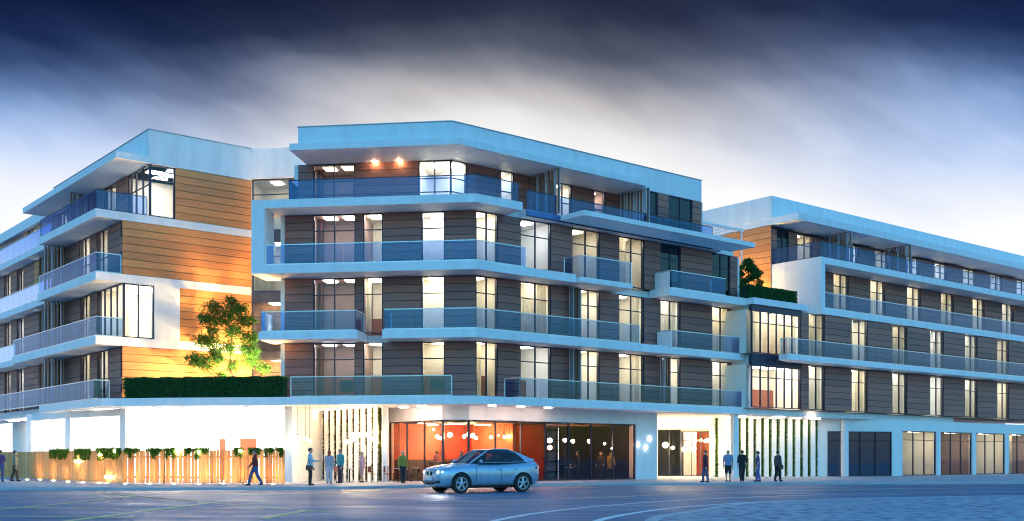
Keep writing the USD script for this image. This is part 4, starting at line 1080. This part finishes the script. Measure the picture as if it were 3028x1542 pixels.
# ------------------------------------------------------------------ terrace furniture
def cafe_table(label, x, y):
    t = thing('cafe_table', label, 'table', loc=(x, y, 0.12))
    top = trimesh.creation.cylinder(radius=0.36, height=0.03, sections=24)
    top.apply_translation([0, 0, 0.735])
    put('tabletop', top, RAIL, t)
    put('pedestal', tube((0, 0, 0.03), (0, 0, 0.72), 0.03), METAL, t)
    base = trimesh.creation.cylinder(radius=0.24, height=0.03, sections=20)
    base.apply_translation([0, 0, 0.015])
    put('base', base, METAL, t)


CHAIRM = look('dark_red_chair', (0.16, 0.045, 0.03), 0.4, var=0.2)


def cafe_chair(label, x, y, rz):
    t = thing('cafe_chair', label, 'chair', loc=(x, y, 0.12), rz=rz)
    s = trimesh.creation.box([0.42, 0.42, 0.035])
    s.apply_translation([0, 0, 0.45])
    put('seat', s, CHAIRM, t)
    b = trimesh.creation.box([0.42, 0.03, 0.34])
    b.apply_translation([0, 0.20, 0.70])
    put('backrest', b, CHAIRM, t)
    for sx in (-0.18, 0.18):
        put('leg', tube((sx, -0.18, 0.0), (sx, -0.18, 0.435), 0.014, 6), METAL, t)
        put('leg', tube((sx, 0.20, 0.0), (sx, 0.20, 0.87), 0.014, 6), METAL, t)


cafe_table('small pale cafe table in front of the striped terrace wall', -8.85, 60.0)
cafe_table('small pale cafe table outside the left end of the restaurant glazing', -6.25, 60.6)
for x, y, a, lb in ((-9.45, 60.2, 80, 'dark red cafe chair left of the table by the striped wall'), (-8.2, 60.3, -75, 'dark red cafe chair right of the table by the striped wall'), (-7.6, 60.1, 70, 'dark red cafe chair under the white return wall'),
                    (-6.8, 60.9, 60, 'dark red cafe chair left of the table by the glazing'), (-5.7, 60.3, -80, 'dark red cafe chair right of the table by the glazing')):
    cafe_chair(lb, x, y, a)

for k, (f, u, w) in enumerate(((GL, -4.3, -1.3), (GL, -2.2, -1.5), (GR, 0.3, -1.8), (GR, 2.6, -1.4), (GR, 4.5, -1.6))):
    q = f.p(u, w)
    cafe_table(ORD[k] + ' from the left of the tables behind the red restaurant glazing', q[0], q[1])
    for j, a in enumerate((35, -150)):
        e = q + 0.62 * V2(math.cos(math.radians(a + 90)), math.sin(math.radians(a + 90)))
        cafe_chair(('near', 'far')[1 - j] + ' chair at the ' + ORD[k] + ' table behind the red restaurant glazing', e[0], e[1], a)
cnt = thing('bar_counter', 'dark bar counter at the back of the red part of the restaurant', 'counter')
put('front', GR.box(0.4, 3.4, 0.14, 1.16, -4.4, -3.9), WAINS, cnt)
put('worktop', GR.box(0.3, 3.5, 1.161, 1.21, -4.45, -3.8), BLACKGOODS, cnt)

# ------------------------------------------------------------------ the car
def pw(x, pts):
    a = np.array(sorted(pts), float)
    from scipy.interpolate import PchipInterpolator
    return PchipInterpolator(a[:, 0], a[:, 1])(x)


PAINT = look('silver_blue_paint', (0.32, 0.42, 0.55), 0.24, metallic=0.55, var=0.03, coat=0.8)
CARGLASS = pane_look('tinted_car_glass', (0.34, 0.40, 0.50), 1.6)
SEATM = look('dark_seat', (0.03, 0.028, 0.03), 0.7, var=0.15)
RUBBER = look('tyre_rubber', (0.018, 0.018, 0.02), 0.75, var=0.15)
ALLOY = look('alloy_rim', (0.50, 0.53, 0.58), 0.25, metallic=0.8, var=0.05)
TRIM = look('black_trim', (0.02, 0.02, 0.024), 0.5, var=0.1)
CHROME = look('chrome', (0.75, 0.76, 0.78), 0.12, metallic=1.0, var=0.02)
HEADL = glow('headlight_glow', (1.0, 0.96, 0.90), 210.0)
FOGL = glow('fog_lamp_glow', (1.0, 0.80, 0.45), 70.0)
TAIL = look('red_tail_lens', (0.30, 0.01, 0.012), 0.15, var=0.1)
PLATE = look('number_plate', (0.72, 0.72, 0.72), 0.4, var=0.02)


def hullm(pts_r, n=12):
    return m3.Manifold.batch_hull([m3.Manifold.sphere(r, n).translate([float(c) for c in p]) for p, r in pts_r])


def build_car():
    xs = np.concatenate([np.linspace(-2.45, -2.2, 8), np.linspace(-2.1, 2.0, 36), np.linspace(2.08, 2.45, 12)])
    w = pw(xs, [(2.45, .50), (2.40, .66), (2.32, .78), (2.15, .885), (1.9, .945), (1.5, .975), (.6, .965), (-.5, .965), (-1.5, .985), (-2.0, .95), (-2.25, .88), (-2.4, .76), (-2.45, .62)])
    zt = pw(xs, [(2.45, .70), (2.41, .84), (2.32, .95), (2.1, 1.02), (1.7, 1.09), (1.1, 1.16), (.8, 1.18), (0, 1.15), (-1.0, 1.18), (-1.7, 1.24), (-2.1, 1.27), (-2.3, 1.22), (-2.42, 1.08), (-2.45, .98)])
    zb = pw(xs, [(2.45, .50), (2.40, .33), (2.25, .25), (1.9, .25), (0, .27), (-1.9, .29), (-2.3, .38), (-2.45, .62)])
    zt = zt + 0.07
    half = []
    for k in range(len(xs)):
        h = zt[k] - zb[k]
        sec = [(0, 0), (.80, 0), (.93, .08), (.985, .25), (1.0, .45), (.995, .60), (.985, .72), (.96, .82), (.90, .90), (.78, .955), (.45, .985), (0, 1.0)]
        half.append([(a * w[k], zb[k] + b * h) for a, b in sec])
    n = len(half[0])
    ring = 2 * n - 2
    v = []
    for k in range(len(xs)):
        pts = half[k] + [(-a, b) for a, b in half[k][-2:0:-1]]
        v += [(xs[k], a, b) for a, b in pts]
    f = []
    for k in range(len(xs) - 1):
        for j in range(ring):
            a, b = k * ring + j, k * ring + (j + 1) % ring
            f += [(a, b, b + ring), (a, b + ring, a + ring)]
    c0, c1 = len(v), len(v) + 1
    v += [(xs[0], 0, np.mean([p[1] for p in half[0]])), (xs[-1], 0, np.mean([p[1] for p in half[-1]]))]
    for j in range(ring):
        f += [(c0, (j + 1) % ring, j), (c1, (len(xs) - 1) * ring + j, (len(xs) - 1) * ring + (j + 1) % ring)]
    tm = trimesh.Trimesh(np.array(v), np.array(f), process=True)
    tm.fix_normals()
    body = m3.Manifold(m3.Mesh(np.asarray(tm.vertices, np.float32), np.asarray(tm.faces, np.uint32)))
    cut = []
    for ax in (1.5, -1.47):
        for s in (1, -1):
            cut.append(m3.Manifold.cylinder(0.5, 0.445, 0.445, 40).rotate([90, 0, 0]).translate([ax, s * 0.88 + 0.25, 0.39]))
    body = body - m3.Manifold.batch_boolean(cut, m3.OpType.Add)
    t = thing('silver_car', 'silver-blue coupe-backed car with its headlights on, driving left along the road', 'car', loc=(-1.29, 46.2, 0.0), rz=212.6)
    bd = put('body', body, PAINT, t, smooth=35)
    gl = hullm([((.96, .66, 1.215), .03), ((.96, -.66, 1.215), .03), ((.55, .83, 1.205), .04), ((.55, -.83, 1.205), .04), ((-1.85, .78, 1.255), .04), ((-1.85, -.78, 1.255), .04), ((-2.12, .58, 1.295), .03), ((-2.12, -.58, 1.295), .03),
                ((.12, .57, 1.705), .05), ((.12, -.57, 1.705), .05), ((-.35, .60, 1.755), .05), ((-.35, -.60, 1.755), .05), ((-.95, .57, 1.735), .05), ((-.95, -.57, 1.735), .05), ((-1.5, .53, 1.575), .05), ((-1.5, -.53, 1.575), .05)])
    put('window_glass', gl, CARGLASS, t, smooth=40)
    put('cabin_floor', hullm([((.85, .62, 1.235), .02), ((.85, -.62, 1.235), .02), ((-1.9, .66, 1.30), .02), ((-1.9, -.66, 1.30), .02)]), SEATM, t)
    put('dashboard', hullm([((.75, .60, 1.29), .05), ((.75, -.60, 1.29), .05), ((.45, .62, 1.27), .06), ((.45, -.62, 1.27), .06)]), SEATM, t, smooth=40)
    wr = trimesh.creation.torus(0.17, 0.014)
    wr.apply_transform(trimesh.transformations.rotation_matrix(1.15, [0, 1, 0]))
    wr.apply_translation([.30, .38, 1.33])
    put('steering_wheel', wr, TRIM, t, smooth=True)
    for s in (1, -1):
        for xx in (-.22, -1.10):
            st = put('seat', hullm([((xx, s * .20, 1.25), .07), ((xx, s * .55, 1.25), .07), ((xx - .12, s * .24, 1.47), .05), ((xx - .12, s * .50, 1.47), .05)]), SEATM, t, smooth=50)
            put('headrest', hullm([((xx - .14, s * .30, 1.58), .045), ((xx - .14, s * .44, 1.58), .045)]), SEATM, st, smooth=50)
    roof = hullm([((.10, .55, 1.740), .035), ((.10, -.55, 1.740), .035), ((-.35, .60, 1.790), .035), ((-.35, -.60, 1.790), .035), ((-.95, .57, 1.775), .035), ((-.95, -.57, 1.775), .035), ((-1.45, .52, 1.625), .035), ((-1.45, -.52, 1.625), .035)])
    put('roof', roof, PAINT, t, smooth=40)
    for s in (1, -1):
        put('pillar', hullm([((.98, s * .74, 1.215), .035), ((.08, s * .60, 1.735), .04)]), PAINT, t, smooth=40)
        put('pillar', hullm([((-.38, s * .845, 1.235), .030), ((-.42, s * .64, 1.765), .03)]), TRIM, t, smooth=40)
        put('pillar', hullm([((-1.75, s * .83, 1.255), .06), ((-2.1, s * .70, 1.315), .06), ((-1.35, s * .56, 1.655), .045)]), PAINT, t, smooth=40)
        put('window_trim', hullm([((.7, s * .885, 1.230), .014), ((-1.7, s * .875, 1.270), .014)], 8), CHROME, t)
        m = put('mirror', hullm([((.62, s * 1.02, 1.29), .08), ((.68, s * 1.12, 1.30), .07), ((.55, s * .95, 1.25), .05)]), PAINT, t, smooth=50)
        put('sill', hullm([((1.02, s * .93, .30), .04), ((-1.0, s * .93, .31), .04)]), TRIM, t)
        hl = put('headlight', hullm([((2.28, s * .60, .84), .085), ((2.12, s * .80, .86), .08)]), CHROME, t, smooth=50)
        put('lens', cat_([ball((2.345, s * .58, .84), .075), ball((2.245, s * .73, .85), .075)]), HEADL, hl)
        put('fog_lamp', ball((2.33, s * .66, .50), .055), FOGL, t)
        put('tail_light', hullm([((-2.33, s * .74, 1.0), .06), ((-2.16, s * .89, 1.02), .05)]), TAIL, t, smooth=50)
        gr = put('grille', hullm([((2.425, s * .07, .90), .03), ((2.405, s * .24, .90), .03), ((2.435, s * .06, .72), .03), ((2.42, s * .20, .72), .03)]), CHROME, t, smooth=50)
        for i in range(6):
            y = s * (.06 + .03 * i)
            put('grille_bar', hullm([((2.462, y, .89), .008), ((2.466, y, .73), .008)], 6), TRIM, gr)
        put('side_vent', hullm([((2.36, s * .66, .47), .07), ((2.40, s * .42, .46), .06)]), TRIM, t, smooth=50)
        for i, xx in enumerate((.80, -.40, -1.12)):
            put('door_seam', hullm([((xx, s * .962, 1.04), .007), ((xx + .02, s * .972, .42), .007)], 6), TRIM, t)
        for xx in (-.22, -.98):
            put('door_handle', hullm([((xx, s * .975, .97), .018), ((xx - .18, s * .975, .975), .018)]), CHROME, t)
    put('lower_intake', hullm([((2.425, .30, .42), .06), ((2.425, -.30, .42), .06)]), TRIM, t, smooth=50)
    put('skid_plate', hullm([((2.40, .35, .30), .04), ((2.40, -.35, .30), .04)]), ALLOY, t, smooth=50)
    pl = trimesh.creation.box([0.02, 0.52, 0.11])
    pl.apply_translation([2.475, 0, .58])
    put('number_plate', pl, PLATE, t)
    put('badge', ball((2.39, 0, .975), .035, s=(1, 1, 1)), CHROME, t)
    put('spoiler', hullm([((-2.20, .60, 1.37), .03), ((-2.20, -.60, 1.37), .03), ((-2.34, .50, 1.36), .015), ((-2.34, -.50, 1.36), .015)]), PAINT, t, smooth=40)
    put('underbody', m3.Manifold.cube([3.9, 1.5, .25], True).translate([0, 0, .33]), TRIM, t)
    prof = np.array([(.27, -.13), (.33, -.14), (.365, -.13), (.385, -.10), (.388, 0), (.385, .10), (.365, .13), (.33, .14), (.27, .13), (.27, -.13)])
    for ax in (1.5, -1.47):
        for s in (1, -1):
            ty = trimesh.creation.revolve(prof, sections=40)
            ty.apply_transform(trimesh.transformations.rotation_matrix(math.pi / 2, [1, 0, 0]))
            ty.apply_translation([ax, s * .84, .388])
            wh = put('wheel', ty, RUBBER, t, smooth=30)
            parts = []
            for i in range(5):
                for dth in (-.12, .12):
                    a = i * 2 * math.pi / 5 + 0.3
                    parts.append(hullm([((ax, s * .955, .388), .035), ((ax + .265 * math.cos(a + dth), s * .935, .388 + .265 * math.sin(a + dth)), .018)], 8))
            rim = m3.Manifold.batch_boolean(parts, m3.OpType.Add)
            rg = trimesh.creation.annulus(r_min=.245, r_max=.285, height=.05)
            rg.apply_transform(trimesh.transformations.rotation_matrix(math.pi / 2, [1, 0, 0]))
            rg.apply_translation([ax, s * .945, .388])
            mm = rim.to_mesh()
            put('rim', cat_([trimesh.Trimesh(mm.vert_properties[:, :3], mm.tri_verts), rg]), ALLOY, wh, smooth=40)
            ds = trimesh.creation.cylinder(radius=.26, height=.04, sections=30)
            ds.apply_transform(trimesh.transformations.rotation_matrix(math.pi / 2, [1, 0, 0]))
            ds.apply_translation([ax, s * .87, .388])
            put('brake_disc', ds, TRIM, wh)
            n_ = 18
            arc = []
            for i in range(n_):
                a0, a1 = math.pi * (-.06 + 1.12 * i / n_), math.pi * (-.06 + 1.12 * (i + 1) / n_)
                arc.append(hullm([((ax + .455 * math.cos(a0), s * .955, .39 + .455 * math.sin(a0)), .028), ((ax + .455 * math.cos(a1), s * .955, .39 + .455 * math.sin(a1)), .028)], 6))
            put('wheel_arch', m3.Manifold.batch_boolean(arc, m3.OpType.Add), TRIM, t, smooth=40)


build_car()

# ------------------------------------------------------------------ people
CLOTH = {}


def cloth(name, c):
    if name not in CLOTH:
        CLOTH[name] = look(name, c, 0.85, var=0.12, scale=(6, 6, 6))
    return CLOTH[name]


SKIN = look('skin', (0.50, 0.30, 0.22), 0.6, var=0.06)
SKIN_D = look('skin_dark', (0.20, 0.11, 0.075), 0.6, var=0.06)
EYE_M = look('eye_dark', (0.02, 0.015, 0.012), 0.3)
LIP = look('lip', (0.38, 0.15, 0.13), 0.5)


def person(label, x, y, facing, h=1.75, top=('grey_shirt', (.3, .3, .3)), legs=('dark_trousers', (.03, .03, .04)), hair=(0.05, 0.03, 0.02), stride=0.0, arms=(0.0, 0.0), sleeves=0.45, shorts=False, skin=None, female=False, bend=(0.1, 0.1), z=0.12, bag=None, coat=False, bald=False, seated=False):
    """standing or walking figure: arms = forward swing of right and left arm (radians), bend = elbow bend"""
    skin = skin or SKIN
    t = thing('person', label, 'person', loc=(x, y, z), rz=facing)
    J, sw = {}, (0.094 if female else 0.108)
    J['pel'], J['che'] = np.array([0, 0, .535]), np.array([0, .005, .74])
    for s, sg in (('r', 1), ('l', -1)):
        st = stride * sg
        J['hip' + s] = np.array([sg * .050, 0, .515])
        if seated:
            J['kne' + s], J['ank' + s] = np.array([sg * .06, .24, .50]), np.array([sg * .06, .26, .25])
        else:
            J['kne' + s] = np.array([sg * .054, st * .11 + .012 + abs(stride) * .02, .285])
            J['ank' + s] = np.array([sg * .052, st * .21 - (.03 * abs(stride) if st < 0 else 0), .045 + (.02 * abs(stride) if st < 0 else 0)])
        J['toe' + s] = J['ank' + s] + [sg * .012, .085, -.025]
        J['sho' + s] = np.array([sg * sw, 0, .808])
        a = arms[0 if sg > 0 else 1]
        J['elb' + s] = J['sho' + s] + .178 * np.array([sg * .16, math.sin(a), -math.cos(a)])
        b = a + bend[0 if sg > 0 else 1]
        J['wri' + s] = J['elb' + s] + .150 * np.array([sg * .02, math.sin(b), -math.cos(b)])
        J['han' + s] = J['wri' + s] + .055 * np.array([0, math.sin(b + .1), -math.cos(b + .1)])
    hd = np.array([0, .012, .928])
    sc = lambda lst: hullm([(np.array(p) * h, r * h) for p, r in lst], 10)
    fw = 0.85 if female else 1.0

    def torso(g):
        return [sc([((.045, 0, .535), .056 + g), ((-.045, 0, .535), .056 + g), ((.036 * fw, .004, .63), .05 + g), ((-.036 * fw, .004, .63), .05 + g)]),
                sc([((.036 * fw, .004, .63), .05 + g), ((-.036 * fw, .004, .63), .05 + g), ((.056, .008, .735), .058 + g), ((-.056, .008, .735), .058 + g)]),
                sc([((.056, .008, .735), .058 + g), ((-.056, .008, .735), .058 + g), ((sw - .018, 0, .808), .032 + g), ((.018 - sw, 0, .808), .032 + g), ((0, 0, .835), .03 + g)])]

    def leg(s, g, end=1.0):
        k, a = J['kne' + s], J['ank' + s]
        e = k + (a - k) * max(0, end)
        out = [sc([(J['hip' + s], .056 + g), (k, .036 + g)])]
        if end > 0.05:
            out.append(sc([(k, .036 + g), (k + (a - k) * .3 + [0, -.008, 0], .035 + g), (e, .022 + g + .006 * (g > 0))]))
        return out

    def arm(s, g, end):
        out = []
        p, q, w_ = J['sho' + s], J['elb' + s], J['wri' + s]
        e = min(end, .5) * 2
        out.append(sc([(p, .031 + g), (p + (q - p) * e, .031 + (.0235 - .031) * e + g)]))
        if end > .5:
            e = (end - .5) * 2
            out.append(sc([(q, .0235 + g), (q + (w_ - q) * e, .0235 + (.0155 - .0235) * e + g)]))
        return out
    body = torso(0) + [sc([((0, -.004, .82), .031), ((0, .006, .885), .029)])]
    # head: skull, jaw, nose, ears
    body += [sc([(hd + [0, -.010, .016], .050), (hd + [0, .010, .010], .047), (hd + [0, .020, -.042], .026)]),
             sc([(hd + [0, .052, .004], .006), (hd + [0, .063, -.014], .0075)])]
    for sg in (1, -1):
        body.append(sc([(hd + [sg * .050, -.002, .006], .009), (hd + [sg * .049, 0, -.012], .007)]))
    for s, sg in (('r', 1), ('l', -1)):
        body += leg(s, 0) + arm(s, 0, 1.0)
        a_, t_ = J['ank' + s], J['toe' + s]
        body.append(sc([(a_ + [0, -.022, -.022], .020), (a_, .022), (t_, .014)]))
        w_, hn = J['wri' + s], J['han' + s]
        d = unit(hn - w_)
        side = np.array([0, 1, 0]) - d * d[1] if abs(d[1]) < .9 else np.array([1.0, 0, 0])
        side = unit(side)
        inn = np.array([-sg, 0, 0])
        body.append(sc([(w_, .0145), (hn + side * .016, .009), (hn - side * .016, .009)]))
        for i, ln in enumerate((.040, .046, .043, .034)):
            b0 = hn + side * (.0165 - .011 * i)
            b1 = b0 + d * ln * .55 + inn * .004
            b2 = b1 + unit(d + inn * .7) * ln * .5
            body.append(sc([(b0, .0056), (b1, .0052)]))
            body.append(sc([(b1, .0052), (b2, .0045)]))
        th = w_ + (hn - w_) * .35 + side * .013
        th1 = th + unit(d + side * .9 + inn * .3) * .030
        body += [sc([(th, .007), (th1, .0062)]), sc([(th1, .0062), (th1 + unit(d + inn * .3) * .022, .005)])]
    put('body', m3.Manifold.batch_boolean(body, m3.OpType.Add), skin, t, smooth=60)
    tm = cloth(*top)
    shirt = torso(.009)
    for s in 'rl':
        shirt += arm(s, .008, sleeves)
    if coat:
        shirt += [sc([((.05, 0, .56), .066), ((-.05, 0, .56), .066), ((.06, 0, .42), .066), ((-.06, 0, .42), .066)])]
    put('top', m3.Manifold.batch_boolean(shirt, m3.OpType.Add), tm, t, smooth=60)
    tr = [sc([((.045, 0, .545), .061), ((-.045, 0, .545), .061), ((.05, 0, .50), .060), ((-.05, 0, .50), .060)])]
    for s in 'rl':
        tr += leg(s, .008, 0.0 if shorts else .96)
    put('trousers', m3.Manifold.batch_boolean(tr, m3.OpType.Add), cloth(*legs), t, smooth=60)
    sh = [sc([(J['ank' + s] + [0, -.024, -.024], .021), (J['ank' + s] + [0, 0, -.008], .024), (J['toe' + s], .018)]) for s in 'rl']
    put('shoes', m3.Manifold.batch_boolean(sh, m3.OpType.Add), cloth('dark_shoes', (.03, .028, .03)), t, smooth=60)
    if not bald:
        hr = [sc([(hd + [0, -.014, .020], .0535), (hd + [0, .006, .030], .046)])]
        if female:
            hr.append(sc([(hd + [0, -.022, .0], .050), (hd + [0, -.030, -.065], .036)]))
        put('hair', m3.Manifold.batch_boolean(hr, m3.OpType.Add), cloth('hair_%02d%02d%02d' % tuple(int(c * 99) for c in hair), hair), t, smooth=60)
    put('eyes', cat_([ball(tuple((hd + [sg * .020, .0535, .006]) * h), .0055 * h, 1) for sg in (1, -1)]), EYE_M, t)
    put('mouth', hullm([((hd + [.012, .0455, -.036]) * h, .004 * h), ((hd + [-.012, .0455, -.036]) * h, .004 * h)], 6), LIP, t)
    if bag:
        c = np.array([.17, -.02, .47]) * h
        put('bag', cat_([trimesh.creation.box([.10, .26, .24], transform=trimesh.transformations.translation_matrix(c)), tube(c + [0, -.08, .12], c + [0, 0, .42], .012, 5), tube(c + [0, .08, .12], c + [0, 0, .42], .012, 5)]), cloth('brown_bag', (.10, .05, .03)), t)
    return t


JEANS = ('blue_jeans', (.06, .10, .22))
BLACKT = ('black_trousers', (.018, .018, .022))
person('person in purple top and blue jeans with their back turned, by the far left fence', -28.6, 61.6, 10, 1.76, ('purple_top', (.10, .045, .15)), JEANS, (.06, .035, .02), stride=.3)
person('person in khaki top and brown trousers half behind the purple-topped one', -28.2, 62.5, -60, 1.74, ('khaki_top', (.26, .22, .15)), ('brown_trousers', (.10, .065, .04)), (.10, .06, .04), sleeves=.95, stride=.4)
person('walker in dark red jacket and jeans in front of the fence', -12.36, 53.0, 110, 1.74, ('dark_red_jacket', (.20, .03, .025)), JEANS, (.09, .05, .03), stride=.75, arms=(-.4, .4), sleeves=.95, bend=(.3, .3))
person('person in light blue shirt holding one hand out, turned to the right', -9.75, 53.2, -85, 1.80, ('light_blue_shirt', (.36, .52, .66)), BLACKT, (.10, .055, .03), arms=(.5, .1), bend=(1.1, .2), sleeves=.9, bag=True)
person('red-haired person in grey shirt and pale trousers seen from behind', -9.55, 57.6, 5, 1.70, ('grey_shirt', (.34, .32, .40)), ('pale_trousers', (.52, .48, .52)), (.34, .05, .02), female=True, arms=(-.1, -.15))
person('person in teal jumper and dark trousers facing the red-haired one', -9.05, 58.1, 140, 1.78, ('teal_jumper', (.05, .28, .30)), ('plum_trousers', (.08, .035, .05)), (.22, .12, .07), sleeves=.95, bend=(.8, .4))
person('person in pale pink top with bare legs on the terrace', -8.05, 59.2, 60, 1.66, ('pale_pink_top', (.62, .34, .36)), ('pink_shorts', (.50, .28, .28)), (.46, .30, .16), female=True, shorts=True, sleeves=.3, stride=.35)
person('grey-haired person in olive top and dark trousers outside the restaurant', -5.75, 58.0, -150, 1.70, ('olive_top', (.26, .22, .04)), BLACKT, (.55, .52, .50), sleeves=.9, stride=.2)
person('person in dark plum coat before the entrance doors', 10.6, 60.4, 100, 1.74, ('dark_plum_coat', (.06, .02, .05)), JEANS, (.05, .03, .03), sleeves=.95, stride=.3, coat=True)
person('grey-haired person in blue-grey shirt and dark shorts facing the road', 12.0, 61.2, 170, 1.76, ('blue_grey_shirt', (.22, .26, .42)), ('black_shorts', (.02, .018, .02)), (.40, .40, .44), shorts=True, stride=.25)
person('person all in black with arms held away, seen from behind', 12.8, 61.3, 0, 1.76, ('black_shirt', (.012, .012, .014)), BLACKT, (.02, .018, .016), sleeves=.55, stride=.45, arms=(.15, -.15), bend=(.3, .3))
person('person in navy shirt and blue trousers turned to the left', 13.75, 61.6, 75, 1.70, ('navy_shirt', (.07, .06, .20)), ('mid_blue_trousers', (.11, .13, .34)), (.02, .016, .016), stride=.25, sleeves=.4)
person('person with a dark bag in grey top, furthest right on the pavement', 15.0, 62.2, -60, 1.72, ('dark_grey_top', (.06, .06, .07)), BLACKT, (.03, .02, .02), sleeves=.9, stride=.3, bag=True)
# inside the dark end of the restaurant
for u, w, fc, tp, fem, lb in ((5.9, -1.5, 40, ('near_black_top', (.016, .014, .02)), False, 'dark figure at the left of the restaurant window grid'), (7.9, -1.2, -30, ('dark_violet_top', (.05, .035, .08)), True, 'long-haired dark figure in front of the restaurant window grid'),
                              (9.5, -1.6, 60, ('near_black_top', (.016, .014, .02)), False, 'dark figure leaning near the right mullion inside the restaurant'), (11.0, -1.1, 160, ('near_black_top', (.016, .014, .02)), False, 'dark figure beside the ochre-coated one inside the restaurant'),
                              (12.0, -1.3, 190, ('ochre_coat', (.34, .16, .02)), True, 'person in ochre coat at the right end inside the restaurant')):
    q = GR.p(u, w)
    person(lb, q[0], q[1], fc, 1.74, tp, BLACKT, (.03, .02, .02), female=fem, sleeves=.95, coat='ochre' in tp[0], arms=(.2, .3), bend=(.5, .6))
for f, u, w, fc, tp, fem, lb in ((GL, -3.2, -1.9, 60, ('wine_shirt', (.16, .03, .03)), False, 'dim figure in a wine-red shirt standing behind the left restaurant glazing'), (GR, 1.4, -2.6, 120, ('near_black_top', (.016, .014, .02)), True, 'dark long-haired figure by the bar counter'),
                                 (GR, 3.6, -2.2, -40, ('slate_shirt', (.07, .08, .11)), False, 'figure in slate shirt in the red part of the restaurant')):
    q = f.p(u, w)
    person(lb, q[0], q[1], fc, 1.73, tp, BLACKT, (.04, .025, .02), female=fem, sleeves=.9, arms=(.2, .1), bend=(.7, .3))
for k, u in enumerate((6.7, 8.7)):
    q = GR.p(u, -1.7)
    cafe_table(('left', 'right')[k] + ' table inside the restaurant before the dark window grid', q[0], q[1])
